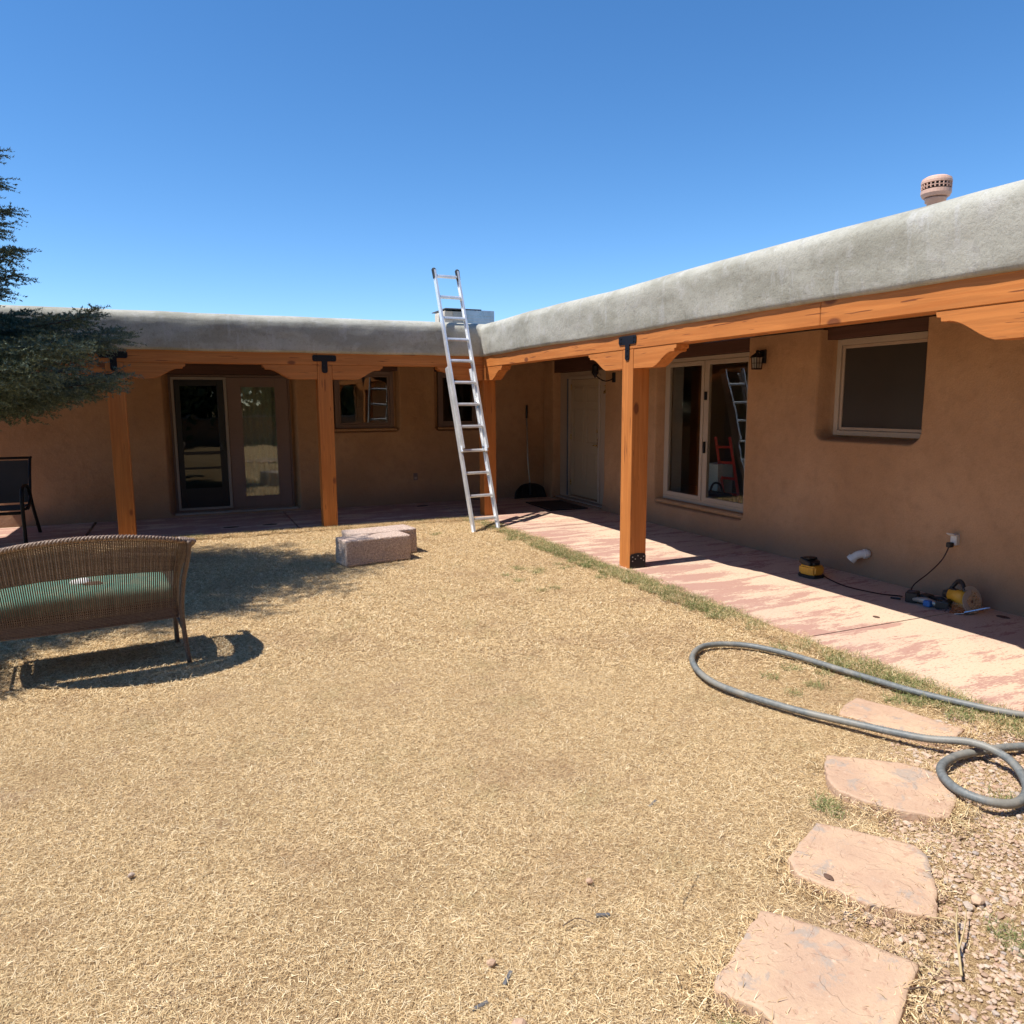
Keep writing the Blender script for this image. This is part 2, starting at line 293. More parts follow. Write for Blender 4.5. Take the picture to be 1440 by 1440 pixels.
# ------------------------------------------------------------------ setting: ground and slab
XP, YP = 3.87, 9.85          # courtyard faces of the porch beams
XW, YW = 5.68, 11.65         # faces of the house walls
pw = .185
def ground_z(x, y): return -.026+.010*nz(x*.9, y*.9)+.004*nz(x*4, y*4)
gx = np.concatenate([[-600, -120, -40, -18], np.arange(-10, 3.5, .22), [3.5, 3.65, 3.75, 3.85, 4.0, 4.5, 18, 50, 200, 600]])
gy = np.concatenate([[-600, -120, -40, -20], np.arange(-8, 9.6, .22), [9.62, 9.75, 9.85, 10.2, 11, 40, 120, 600]])
vs = [(x, y, ground_z(x, y) if (-10 < x < 3.9 and -8 < y < 9.9) else -.035) for y in gy for x in gx]; nx = len(gx)
fs = [[j*nx+i, j*nx+i+1, (j+1)*nx+i+1, (j+1)*nx+i] for j in range(len(gy)-1) for i in range(nx-1)]
tag(pyd('ground', vs, fs, 'earth', smooth=True), kind='structure')
# slab: ragged courtyard edge, saw joints as real gaps
def slab_edge_x(y): return 3.80+.045*nz(y*.8, 3)+.02*nz(y*3.1, 7)-(.07*max(0, 1-abs(y-9.3)/1.3))
def slab_edge_y(x): return 9.88+.05*nz(x*.7, 11)+.02*nz(x*3, 5)
def slab_piece(name, poly):
    vs = [(x, y, 0.) for x, y in poly]+[(x, y, -.12) for x, y in poly]; n = len(poly)
    top_in = []
    fs = [list(range(n))]+[[i, i+n, (i+1) % n+n, (i+1) % n] for i in range(n)]
    return tag(pyd(name, vs, fs, 'slab'), kind='structure')
joints = [-4, -1.2, 1.2, 3.72, 6.2, 8.6]
for a, b in zip(joints[:-1], joints[1:]):
    ys = np.arange(a+.006, b-.006+1e-6, (b-a-.012)/40)
    slab_piece('walkway', [(slab_edge_x(y), y) for y in ys]+[(XW+.3, ys[-1]), (XW+.3, ys[0])])
ys = np.arange(8.606, 9.75, .06); e = [(slab_edge_x(y), y) for y in ys]
xs = np.arange(3.66, -3.9, -.06); e2 = [(x, slab_edge_y(x)) for x in xs if x < 3.62]
jy = 9.9
slab_piece('walkway', e+[(3.66, 9.86), (3.66, YW+.3), (XW+.3, YW+.3), (XW+.3, 8.606)])
for a, b in ((3.65, 1.3), (1.29, -1.2), (-1.21, -3.9)):
    xs = np.arange(a-.004, b+.004, -.06); slab_piece('patio', [(x, slab_edge_y(x)) for x in xs]+[(xs[-1], YW+.3), (xs[0], YW+.3)])

# ------------------------------------------------------------------ the house
house = thing('adobe_house', (6.5, 12.5, 0), 'tan stucco adobe house with grey rounded parapet around the yard', 'house')
def smooth01(t): t = np.clip(t, 0, 1); return t*t*(3-2*t)
def wall_sheet(name, u0, u1, z1, openings, to_world, seed):
    us = set(np.round(np.arange(u0, u1+.001, .06), 4)); zs = set(np.round(np.arange(0, z1+.001, .06), 4))
    for (a, b, c, d, dep, rad) in openings:
        for e in (a, b):
            for k in np.arange(-.10, .101, .0125): us.add(round(e+k, 4))
        for e in (c, d):
            for k in np.arange(-.10, .101, .0125): zs.add(round(e+k, 4))
    us = np.array(sorted(u for u in us if u0-1e-6 <= u <= u1+1e-6)); zs = np.array(sorted(z for z in zs if -1e-6 <= z <= z1+1e-6))
    us = us[np.concatenate([[True], np.diff(us) > .004])]; zs = zs[np.concatenate([[True], np.diff(zs) > .004])]
    U, Z = np.meshgrid(us, zs); D = np.zeros_like(U)
    for j in range(U.shape[0]):
        for i in range(U.shape[1]): D[j, i] = -.010*nz(U[j, i]*1.3, Z[j, i]*1.3, seed)-.004*nz(U[j, i]*5, Z[j, i]*5, seed)
    D -= .035*smooth01((.35-Z)/.35)          # the foot of the wall swells a little
    inside = np.zeros_like(U, bool)
    for (a, b, c, d, dep, rad) in openings:
        hx, hz = (b-a)/2, (d-c)/2; qx = np.abs(U-(a+b)/2)-hx+rad; qz = np.abs(Z-(c+d)/2)-hz+rad
        s = np.minimum(np.maximum(qx, qz), 0)+np.hypot(np.maximum(qx, 0), np.maximum(qz, 0))-rad
        t = smooth01((-s+.012)/.05); D = D*(1-t)+dep*t; inside |= s < -.07
    vs = [to_world(u, z, d) for u, z, d in zip(U.ravel(), Z.ravel(), D.ravel())]; n = len(us); fs = []
    for j in range(len(zs)-1):
        for i in range(n-1):
            if inside[j, i] and inside[j, i+1] and inside[j+1, i] and inside[j+1, i+1]: continue
            fs.append([j*n+i, j*n+i+1, (j+1)*n+i+1, (j+1)*n+i])
    return pyd(name, vs, fs, 'stucco', house, True)
def inner_boxes(name, u0, u1, z1, ops, d0, d1, place):
    """the thickness of the wall behind its face, as one solid built round the openings"""
    mb = MB(); cur = u0
    for (a, b, c, d) in sorted(ops):
        for (p, q, r, s) in ((cur, a, 0, z1), (a, b, 0, c), (a, b, d, z1)):
            if q-p > .01 and s-r > .01: mb.box(*place(p, q, r, s, d0, d1))
        cur = b
    mb.box(*place(cur, u1, 0, z1, d0, d1)); return mb.build(name, 'inner_plaster', house)
ZT = 2.30
opsR = [(9.60, 11.28, .02, 2.50, .15, .05), (6.56, 8.30, .27, 2.50, .16, .08), (4.42, 5.57, 1.23, 2.50, .18, .12)]
wall_sheet('wall', -3.2, YW+.02, ZT, opsR, lambda u, z, d: (XW+d, u, z), 1)
inner_boxes('inner_wall', -3.2, YW+.2, ZT, [(9.68, 11.2, .06, ZT-.02), (6.66, 8.2, .35, ZT-.02), (4.52, 5.47, 1.32, ZT-.02)], .20, .36, lambda p, q, r, s, a, b: ((XW+a, p, r), (XW+b, q, s)))
opsL = [(-.24, 1.56, .03, 2.50, .15, .05), (2.07, 3.15, 1.16, 2.50, .14, .07), (3.74, 4.58, 1.16, 2.50, .14, .07)]
wall_sheet('wall', -4.2, XW+.02, ZT, opsL, lambda u, z, d: (u, YW+d, z), 2)
inner_boxes('inner_wall', -4.2, XW+.2, ZT, [(-.14, 1.46, .08, ZT-.02), (2.17, 3.05, 1.25, ZT-.02), (3.84, 4.48, 1.25, ZT-.02)], .20, .36, lambda p, q, r, s, a, b: ((p, YW+a, r), (q, YW+b, s)))
mb = MB(); mb.box((11.5, -3.2, -.1), (11.8, 17, 2.6)); mb.box((-4.2, 16.7, -.1), (11.5, 17, 2.6)); mb.box((-4.5, YW-.02, -.1), (-4.2, 17, 2.6)); mb.box((XW-.02, -3.5, -.1), (11.8, -3.2, 2.6)); mb.build('outer_wall', 'stucco', house)
mb = MB(); mb.box((XW+.36, -3.2, -.05), (11.5, 16.7, .06)); mb.box((-4.2, YW+.36, -.05), (XW+.36, 16.7, .06)); mb.build('inside_floor', 'floor_inside', house)
mb = MB(); mb.box((8.6, -3.2, .06), (8.75, 12, 2.4)); mb.box((-4.2, 14.4, .06), (8, 14.55, 2.4)); mb.build('partition_wall', 'inner_plaster', house)
mb = MB(); mb.box((4.12, -3.4, 2.40), (6.6, 16.7, 2.52)); mb.box((7.6, -3.4, 2.40), (11.5, 16.7, 2.52)); mb.box((6.6, -3.4, 2.40), (7.6, 7.6, 2.52)); mb.box((6.6, 8.6, 2.40), (7.6, 16.7, 2.52)); mb.box((-3.05, 10.1, 2.40), (4.12, 16.7, 2.52)); mb.box((-4.2, YW, 2.40), (-3.05, 16.7, 2.52)); mb.build('roof', 'roofing', house)

# parapet: rounded profile swept round the courtyard
prof = [(-.10, 2.245), (-.03, 2.240), (.000, 2.238), (.020, 2.245), (.032, 2.262), (.038, 2.30), (.044, 2.36), (.050, 2.43), (.056, 2.50), (.058, 2.56), (.050, 2.61), (.018, 2.655), (-.040, 2.684), (-.11, 2.695), (-.18, 2.692), (-.24, 2.665), (-.275, 2.61), (-.285, 2.55), (-.285, 2.47)]
P = np.array(prof); t_ = np.arange(len(P)); tt = np.linspace(0, len(P)-1, 46); P = np.stack([np.interp(tt, t_, P[:, k]) for k in (0, 1)], 1)
def path(o):
    a = [(-3.2-o, y) for y in np.arange(17, 9.85-o, -.25)]+[(-3.2-o, 9.85-o)]
    b = np.linspace(-3.2-o, XP-o, 150)[1:]; c = np.linspace(YP-o, -3.5-o, 270)[1:]; d = np.linspace(XP-o, 11.8, 30)[1:]
    return a, [(x, YP-o) for x in b]+[(XP-o, y) for y in c]+[(x, -3.5-o) for x in d]
na = len(path(0.)[0]); rows = []
def pp(o, z, k, x, y, zz):
    # uneven hand trowelled surface: push along the outward direction and up
    e = .012*nz(x*.8, y*.8, zz*1.6, 3)+.008*nz(x*2.6, y*2.6, zz*4, 4)+.003*nz(x*9, y*9, zz*12, 5)
    up = .014*nz(x*.5, y*.5, 0, 6)+.006*nz(x*1.9, y*1.9, 0, 7)
    return e, up
rows = []
for o, z in P:
    b = np.linspace(-3.2-o, XP-o, 150); c = np.linspace(YP-o, -3.5-o, 270)[1:]
    row = []
    yy0 = np.linspace(17, YP-o, 40)[:-1]
    for y in yy0: e, up = pp(o, z, 0, -3.2, y, z); row.append((-3.2-o-e, y, z+up))
    for x in b: e, up = pp(o, z, 1, x, YP, z); row.append((x, YP-o-e, z+up))
    for y in c:
        e, up = pp(o, z, 2, XP, y, z)
        fade = min(1, abs(y-YP)/.25); row.append((XP-o-e, y-(1-fade)*e, z+up))
    for x in np.linspace(XP-o, 11.8, 30)[1:]: e, up = pp(o, z, 3, x, -3.5, z); row.append((x, -3.5-o-e, z+up))
    rows.append(row)
n = len(rows[0]); vs = [p for r in rows for p in r]
fs = [[j*n+i, (j+1)*n+i, (j+1)*n+i+1, j*n+i+1] for j in range(len(rows)-1) for i in range(n-1)]
pyd('parapet', vs, fs, 'parapet', house, True)
# beam-level stucco skirt behind the parapet foot
mb = MB(); mb.box((-3.1, 9.99, 2.262), (XP+.13, 10.12, 2.40)); mb.box((XP+.13, -3.4, 2.262), (XP+.25, 10.12, 2.40)); mb.build('parapet_core', 'parapet', house)

# windows and doors ---------------------------------------------------------
def mapR(X0):      # u = y, depth into the wall = +x
    return lambda u0, u1, z0, z1, d0, d1: ((X0+d0, u0, z0), (X0+d1, u1, z1))
def mapL(Y0):
    return lambda u0, u1, z0, z1, d0, d1: ((u0, Y0+d0, z0), (u1, Y0+d1, z1))
def framed(m, name, parent, u0, u1, z0, z1, wdt, d0, d1, mat, bev=.004):
    bm = bmesh.new()
    wl, wr, wb, wt = wdt if isinstance(wdt, tuple) else (wdt,)*4
    add_box(bm, *m(u0, u0+wl, z0, z1, d0, d1), bev); add_box(bm, *m(u1-wr, u1, z0, z1, d0, d1), bev)
    add_box(bm, *m(u0+wl, u1-wr, z0, z0+wb, d0+.001, d1-.001), bev*.6); add_box(bm, *m(u0+wl, u1-wr, z1-wt, z1, d0+.001, d1-.001), bev*.6)
    return bm_obj(name, bm, mat, parent)
def pane(m, parent, u0, u1, z0, z1, d, mat='glass', tilt=0., axis='z'):
    o = box('pane', *m(u0, u1, z0, z1, d, d+.006), mat, parent, 0)
    return o
def bx(m, name, parent, u0, u1, z0, z1, d0, d1, mat, bev=.004): return box(name, *m(u0, u1, z0, z1, d0, d1), mat, parent, bev)
# right wing: tall two-leaf window
m = mapR(XW)
wf = framed(m, 'window', house, 6.60, 8.27, .335, 2.145, (.045, .045, .05, .05), .125, .205, 'frame_light'); wf['label'] = 'tall two leaf window with light frame and clear glass'
bx(m, 'mullion', wf, 7.425, 7.465, .385, 2.095, .127, .203, 'frame_light')
for (a, b, tilt) in ((6.647, 7.423, .030), (7.467, 8.223, 0.004)):
    lf = framed(m, 'sash', wf, a, b, .388, 2.092, .052, .118, .165, 'frame_light')
    q = pane(m, wf, a+.048, b-.048, .43, 2.05, .135)
    me = q.data
    for v_ in me.vertices: v_.co.x += (v_.co.y-((a+b)/2-12.5))*(-tilt)
bx(m, 'latch', wf, 7.395, 7.415, .98, 1.12, .085, .118, 'black_steel'); bx(m, 'latch', wf, 7.395, 7.415, 1.62, 1.72, .085, .118, 'black_steel')
bx(m, 'lintel', house, 6.50, 8.36, 2.15, 2.298, .11, .20, 'lintel_y')
bx(m, 'window_sill', house, 6.56, 8.30, .285, .335, .02, .19, 'stucco', .015)
# right wing: small screened window
ws = framed(m, 'window', house, 4.43, 5.46, 1.275, 2.18, (.05, .05, .045, .055), .120, .20, 'frame_light'); ws['label'] = 'small window with dark insect screen in deep reveal'
framed(m, 'sash', ws, 4.482, 5.408, 1.322, 2.123, .03, .135, .17, 'frame_taupe')
bx(m, 'insect_screen', ws, 4.51, 5.38, 1.35, 2.095, .148, .152, 'screened', 0); pane(m, ws, 4.50, 5.39, 1.34, 2.105, .160, 'glass_dark')
bx(m, 'lintel', house, 4.36, 5.62, 2.185, 2.298, .09, .20, 'lintel_y')
# right wing: front door
fd = framed(m, 'door', house, 9.63, 11.26, .03, 2.085, (.30, .30, .03, .07), .125, .20, 'frame_taupe'); fd['label'] = 'beige six panel front door with wide side casing'
framed(m, 'casing', fd, 9.93, 10.965, .062, 2.014, (.05, .05, .012, .05), .105, .185, 'frame_light')
bm = bmesh.new(); add_box(bm, *m(9.985, 10.91, .078, 1.96, .150, .19), .003); leaf = bm_obj('door_leaf', bm, 'door_paint', fd)
for (a, b) in ((10.075, 10.40), (10.495, 10.82)):
    for (c, d) in ((.24, .80), (.96, 1.50), (1.60, 1.86)):
        framed(m, 'panel_moulding', leaf, a, b, c, d, .022, .142, .150, 'door_paint', .003); bx(m, 'panel', leaf, a+.03, b-.03, c+.03, d-.03, .145, .1505, 'door_paint', .004)
bx(m, 'door_handle', fd, 10.02, 10.055, .90, 1.06, .138, .150, 'brass'); mb = MB(); mb.tube([(XW+.14, 10.04, .94), (XW+.10, 10.04, .94)], .011); mb.tube([(XW+.10, 10.035, .94), (XW+.10, 10.13, .94)], .010); mb.build('door_lever', 'brass', fd, True)
mb = MB(); mb.tube([(XW+.14, 10.04, 1.16), (XW+.125, 10.04, 1.16)], .026, 14); mb.build('deadbolt', 'brass', fd, True)
bx(m, 'threshold', fd, 9.66, 11.23, .0, .045, .02, .21, 'frame_grey', .008)
for zc in (.25, 1.0, 1.8): bx(m, 'hinge', fd, 10.905, 10.925, zc, zc+.09, .135, .150, 'brass', .002)
bx(m, 'door_screen_channel', fd, 10.93, 10.955, .08, 1.98, .085, .105, 'dark_trim', .002)
bx(m, 'lintel', house, 9.52, 11.36, 2.088, 2.298, .02, .20, 'lintel_y')
# left wing: patio door pair
m = mapL(YW)
pd = framed(m, 'door', house, -.17, 1.49, .05, 2.02, (.03, .03, .03, .03), .10, .19, 'frame_mauve'); pd['label'] = 'patio door pair, black screen door on left, glazed leaf on right'
sf = framed(m, 'screen_frame', pd, -.138, .60, .078, 1.988, (.035, .04, .03, .035), .070, .12, 'frame_grey')
sdn = framed(m, 'screen_door', pd, -.098, .555, .112, 1.948, (.075, .09, .28, .085), .075, .105, 'screen_black')
bx(m, 'cross_bar', sdn, -.02, .465, .88, .925, .074, .104, 'screen_black'); bx(m, 'cross_bar', sdn, -.02, .465, .67, .70, .074, .104, 'screen_black')
bx(m, 'door_handle', sdn, .485, .53, .93, 1.06, .045, .075, 'black_plastic', .008); pane(m, sdn, -.03, .47, .38, 1.87, .088, 'glass_dark')
fx = framed(m, 'glazed_leaf', pd, .602, 1.455, .082, 1.985, (.185, .175, .15, .125), .085, .135, 'frame_mauve'); pane(m, fx, .78, 1.285, .225, 1.865, .105, 'glass_bright')
V = [(.765+k*.0135, YW+.165+.012*sin(k*1.1), z) for z in (.20, 1.89) for k in range(40)]; n_ = 40
pyd('curtain', V, [[k, k+1, n_+k+1, n_+k] for k in range(n_-1)], 'sheer_curtain', fx, True)
framed(m, 'glazing_bead', fx, .778, 1.289, .222, 1.868, .018, .078, .100, 'frame_mauve', .002)
bx(m, 'threshold', house, -.19, 1.53, .0, .048, -.02, .20, 'frame_grey', .008); bx(m, 'lintel', house, -.32, 1.64, 2.025, 2.298, .02, .20, 'lintel_x')
for (a, b, mt, gm) in ((2.15, 3.08, 'frame_mauve', 'glass_bright'), (3.82, 4.51, 'frame_mauve', 'glass_dark')):
    wn = framed(m, 'window', house, a, b, 1.215, 2.10, (.06, .06, .06, .06), .095, .17, mt); wn['label'] = 'small brown framed window reflecting the porch posts' if a < 3 else 'small brown framed window beside the corner, behind the ladder'
    framed(m, 'sash', wn, a+.062, b-.062, 1.277, 2.038, .028, .11, .15, mt); pane(m, wn, a+.085, b-.085, 1.30, 2.015, .13, gm)
    bx(m, 'window_sill', house, a-.03, b+.03, 1.175, 1.213, .02, .17, 'stucco', .012); bx(m, 'lintel', house, a-.07, b+.07, 2.105, 2.298, .05, .20, 'lintel_x')
box('added_skylight', (6.58, 7.58, 2.522), (7.62, 8.62, 2.54), 'glass', house, 0)  # unseen roof opening, added to brighten the room behind the tall window
# roof vent
mb = MB(); vx, vy = 5.0, 3.90
def ring_stack(mb, prof_, n=28):
    V = [[vx+r*cos(k*2*pi/n), vy+r*sin(k*2*pi/n), z] for r, z in prof_ for k in range(n)]
    Fc = [[j*n+k, j*n+(k+1) % n, (j+1)*n+(k+1) % n, (j+1)*n+k] for j in range(len(prof_)-1) for k in range(n)]; Fc.append([(len(prof_)-1)*n+k for k in range(n)]); mb.add(V, Fc)
ring_stack(mb, [(.055, 2.5), (.055, 2.99), (.068, 2.995), (.068, 3.012), (.075, 3.02)]); vent = mb.build('roof_vent', 'vent_paint', house, True)
mb = MB(); ring_stack(mb, [(.03, 3.02), (.088, 3.03), (.098, 3.05), (.098, 3.075), (.088, 3.078), (.062, 3.08)]); mb.build('vent_collar', 'vent_paint', vent, False)
mb = MB(); ring_stack(mb, [(.062, 3.082), (.062, 3.14)]); mb.build('vent_core', 'dark_trim', vent, True)
mb = MB(); ring_stack(mb, [(.085, 3.118), (.099, 3.12), (.099, 3.135), (.094, 3.152), (.07, 3.166), (.02, 3.172)]); mb.build('vent_cap', 'vent_paint', vent, False)
mb = MB()
for zc in (3.083, 3.098):
    for k in range(22):
        a = k*2*pi/22; mb.tube([(vx+.093*cos(a), vy+.093*sin(a), zc), (vx+.093*cos(a), vy+.093*sin(a), zc+.020)], .0055, 5)
ring_stack(mb, [(.088, 3.096), (.098, 3.097), (.098, 3.101), (.088, 3.102)]); mb.build('vent_louvre', 'vent_paint', vent)

# ------------------------------------------------------------------ porches
def corbel_poly(sgn, c, zt=2.088, L=.76, half=pw/2):
    """profile of a carved corbel half, along the beam from the post face to its tip"""
    pts = [(half+.003, zt), (half+.003, zt-.178), (.50-.09, zt-.178)]
    for t in np.linspace(0, 1, 12):                      # ogee rising to the tip
        u = .41+t*.29; pts.append((u, zt-.178+.118*(t*t*(3-2*t))+.012*sin(t*pi)))
    pts += [(.725, zt-.058), (.728, zt-.036), (.752, zt-.034), (.76, zt)]
    return [(c+sgn*u, z) for u, z in pts]
def t_plate(name, parent, along, c, face, zt=2.213):
    """black T strap: bar on the beam, leg down the post; along = 'y' on the right porch, 'x' on the left"""
    bar = [(-.15, zt-.062), (-.135, zt-.078), (-.042, zt-.078), (-.036, zt-.084), (-.036, zt-.205), (-.020, zt-.225), (.020, zt-.225), (.036, zt-.205), (.036, zt-.084), (.042, zt-.078), (.135, zt-.078), (.15, zt-.062), (.15, zt-.014), (.135, zt), (-.135, zt), (-.15, zt-.014)]
    poly = [(c+u, z) for u, z in bar]
    o = prism(name, poly, 0 if along == 'y' else 1, face-.009, face-.002, 'black_steel', parent)
    mb = MB()
    for (u, z) in ((-.11, zt-.02), (-.11, zt-.055), (.11, zt-.02), (.11, zt-.055), (0, zt-.13), (0, zt-.18)):
        p = (face-.016, c+u, z) if along == 'y' else (c+u, face-.016, z); q = (face-.008, c+u, z) if along == 'y' else (c+u, face-.008, z)
        mb.tube([p, q], .009, 6)
    mb.build('bolts', 'black_steel', o)['kind'] = 'stuff'; return o
def post(parent, x0, y0, z1=2.087):
    bm = bmesh.new(); vs = add_box(bm, (x0, y0, -.03), (x0+pw, y0+pw, z1), .006, 2)
    return bm_obj('post', bm, 'fir_z', parent)
rp = thing('timber_porch', (XP+.09, 6.13, 0), 'orange stained porch frame on the right, its beam in full sun', 'porch', None)
bm = bmesh.new(); add_box(bm, (XP, -3.3, 2.09), (XP+.14, 3.8, 2.262), .005); bm_obj('beam', bm, 'fir_y', rp)
bm = bmesh.new(); add_box(bm, (XP, 3.804, 2.09), (XP+.14, 9.846, 2.262), .005); bm_obj('beam', bm, 'fir_y', rp)
for yc in (-1.7, 2.21, 6.13):
    p = post(rp, XP, yc-pw/2)
    for s_ in (-1, 1): prism('corbel', corbel_poly(s_, yc), 0, XP+.004, XP+.136, 'fir_y', rp, .003)
    t_plate('t_strap', rp, 'y', yc, XP)
    poly = [(XP+.004, .0), (XP+pw-.004, .0), (XP+pw-.004, .125), (XP+pw-.02, .142), (XP+pw/2, .150), (XP+.02, .142), (XP+.004, .125)]
    br = prism('post_bracket', poly, 1, yc-pw/2-.007, yc-pw/2-.001, 'black_steel', p)
    mb = MB()
    for (a, z) in ((.03, .115), (.09, .125), (.155, .115), (.06, .095), (.125, .095), (.03, .075), (.155, .075)): mb.tube([(XP+a, yc-pw/2-.012, z), (XP+a, yc-pw/2-.006, z)], .006, 6)
    mb.build('bolts', 'bolt_steel', br)['kind'] = 'stuff'
lp = thing('timber_porch', (1.7, 9.94, 0), 'orange stained porch frame on the left, its beam in shade', 'porch', None)
bm = bmesh.new(); add_box(bm, (-3.18, YP, 2.09), (1.6, YP+.14, 2.262), .005); bm_obj('beam', bm, 'fir_x', lp)
bm = bmesh.new(); add_box(bm, (1.604, YP, 2.09), (XP+.14, YP+.14, 2.262), .005); bm_obj('beam', bm, 'fir_x', lp)
for xc in (-3.08, -.695, 1.695):
    post(lp, xc-pw/2, YP)
    for s_ in (-1, 1):
        if xc < -3 and s_ < 0: continue
        prism('corbel', corbel_poly(s_, xc), 1, YP+.004, YP+.136, 'fir_x', lp, .003)
    t_plate('t_strap', lp, 'x', xc, YP)
post(lp, XP, YP+.002)
prism('corbel', corbel_poly(-1, XP+pw/2), 1, YP+.006, YP+.136, 'fir_x', lp, .003)
prism('corbel', corbel_poly(-1, YP+pw/2), 0, XP+.004, XP+.136, 'fir_y', rp, .003)
# ceilings: planks above the beams
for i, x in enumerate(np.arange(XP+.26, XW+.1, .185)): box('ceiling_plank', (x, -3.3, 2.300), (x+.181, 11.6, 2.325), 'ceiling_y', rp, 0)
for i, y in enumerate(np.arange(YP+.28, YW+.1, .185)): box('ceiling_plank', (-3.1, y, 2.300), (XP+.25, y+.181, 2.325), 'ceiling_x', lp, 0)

# ------------------------------------------------------------------ ladder
lad = thing('extension_ladder', (3.46, 8.78, 0), 'aluminium extension ladder leaning on the parapet at the inner corner', 'ladder')
fL, fR = np.array([3.275, 8.76, -.02]), np.array([3.655, 8.80, -.02]); tL, tR = np.array([3.20, 10.045, 3.345]), np.array([3.565, 10.06, 3.345])
axis = (tL+tR-fL-fR)/2; LEN = np.linalg.norm(axis); axis /= LEN; side = (fR-fL); side /= np.linalg.norm(side); nrm = np.cross(side, axis); nrm /= np.linalg.norm(nrm)   # nrm: away from the house
if nrm[1] > 0: nrm = -nrm
def rail_geo(p0, p1, sgn, wdt=.026, dep=.072, off=0.):
    """C-section rail: web outside, two flanges"""
    ax = (p1-p0); L_ = np.linalg.norm(ax); ax = ax/L_; sd_ = side-ax*(side @ ax); sd_ /= np.linalg.norm(sd_); nn = np.cross(sd_, ax); nn /= np.linalg.norm(nn)
    if nn[1] > 0: nn = -nn
    t = .005; w_ = wdt; d = dep/2
    sec = [(0, -d), (w_, -d), (w_, -d+t), (t, -d+t), (t, d-t), (w_, d-t), (w_, d), (0, d)]
    V = []; 
    for q in (p0, p1):
        for (a, b) in sec: V.append((q+sd_*(-sgn*a)*-1*-1+nn*(b+off)).tolist())
    k = len(sec); Fc = [[i, (i+1) % k, k+(i+1) % k, k+i] for i in range(k)]; Fc.append(list(range(k))[::-1]); Fc.append(list(range(k, 2*k))); return V, Fc
def at_(t, s): return (fL*(1-s)+fR*s)*(1-t)+(tL*(1-s)+tR*s)*t
tb, tf0 = .62, .30
def half(bot, top, off, inset, name):
    for s_ in (0, 1):
        sg = 1 if s_ == 0 else -1
        p0 = at_(bot, s_)+side*sg*inset; p1 = at_(top, s_)+side*sg*inset
        V, Fc = rail_geo(p0, p1, -sg, .026, .075 if not inset else .066, off); MB().add(V, Fc).build(name, 'aluminium', lad)
half(.0, tb, 0., 0., 'base_rail'); half(tf0, 1., .074, .004, 'fly_rail')
sp = .305/LEN
for k in range(12):
    t = .045+k*sp
    if t > 1: break
    off = .074 if t > tf0 else 0.
    a = at_(t, 0)+nrm*off+side*.006; b = at_(t, 1)+nrm*off-side*.006
    V = []; dd = .017
    for q in (a, b):
        for (u, v_) in ((-1, -.9), (1, -.9), (1.15, 0), (1, .9), (-1, .9), (-1.15, 0)): V.append((q+nrm*u*dd+axis*v_*dd).tolist())
    MB().add(V, [[0, 1, 7, 6], [1, 2, 8, 7], [2, 3, 9, 8], [3, 4, 10, 9], [4, 5, 11, 10], [5, 0, 6, 11], [5, 4, 3, 2, 1, 0], [6, 7, 8, 9, 10, 11]]).build('rung', 'aluminium', lad)
    if tf0 < t < tb:
        pass
for s_ in (0, 1):
    sg = 1 if s_ == 0 else -1; p = at_(1., s_)+nrm*.074
    MB().tube([p-axis*.11+side*sg*.014, p+axis*.01+side*sg*.014, p+axis*.032+side*sg*.014], [.030, .034, .020], 8).build('end_cap', 'black_plastic', lad)
    p = at_(.0, s_)+side*sg*.012; MB().tube([p+axis*.09, p+axis*.01, p-axis*.01], [.022, .030, .034], 6).build('foot', 'aluminium', lad)
    p = at_(tf0+.005, s_)+nrm*.05+side*sg*.016; MB().tube([p-axis*.05, p+axis*.03], .024, 6).build('guide_bracket', 'aluminium', lad)
    p = at_(.475, s_)+nrm*.05+side*sg*.03; MB().tube([p-axis*.07+side*sg*.01, p+nrm*.02, p+axis*.06], .014, 6).build('rung_lock', 'blade_steel', lad)
rp_ = spline([at_(.50, .5)+nrm*.06, at_(.40, .56)+nrm*.09, at_(.34, .6)+nrm*.05], 6)

# ------------------------------------------------------------------ roof cooler
ac = thing('evaporative_cooler', (4.8, 13.2, 2.52), 'low beige and galvanised rooftop cooler behind the ladder top', 'rooftop cooler')
box('cooler_body', (4.72, 12.9, 2.52), (5.30, 13.7, 3.25), 'galvanised', ac, .01)
box('duct', (4.36, 12.95, 2.60), (4.718, 13.5, 3.222), 'cooler_beige', ac, .008); box('duct_panel', (4.52, 12.938, 2.70), (4.70, 12.949, 3.215), 'guard_grey', ac, .002)
bx_ = box('top_cover', (4.36, 12.90, 3.253), (5.05, 13.70, 3.268), 'dark_trim', ac, .006); box('inlet_box', (4.27, 13.0, 2.6), (4.358, 13.2, 3.16), 'cooler_beige', ac, .006)
mb = MB(); [mb.box((4.76+.005, 12.888, z), (5.26, 12.899, z+.018)) for z in np.arange(2.7, 3.2, .05)]; mb.build('louvre', 'galvanised', ac)

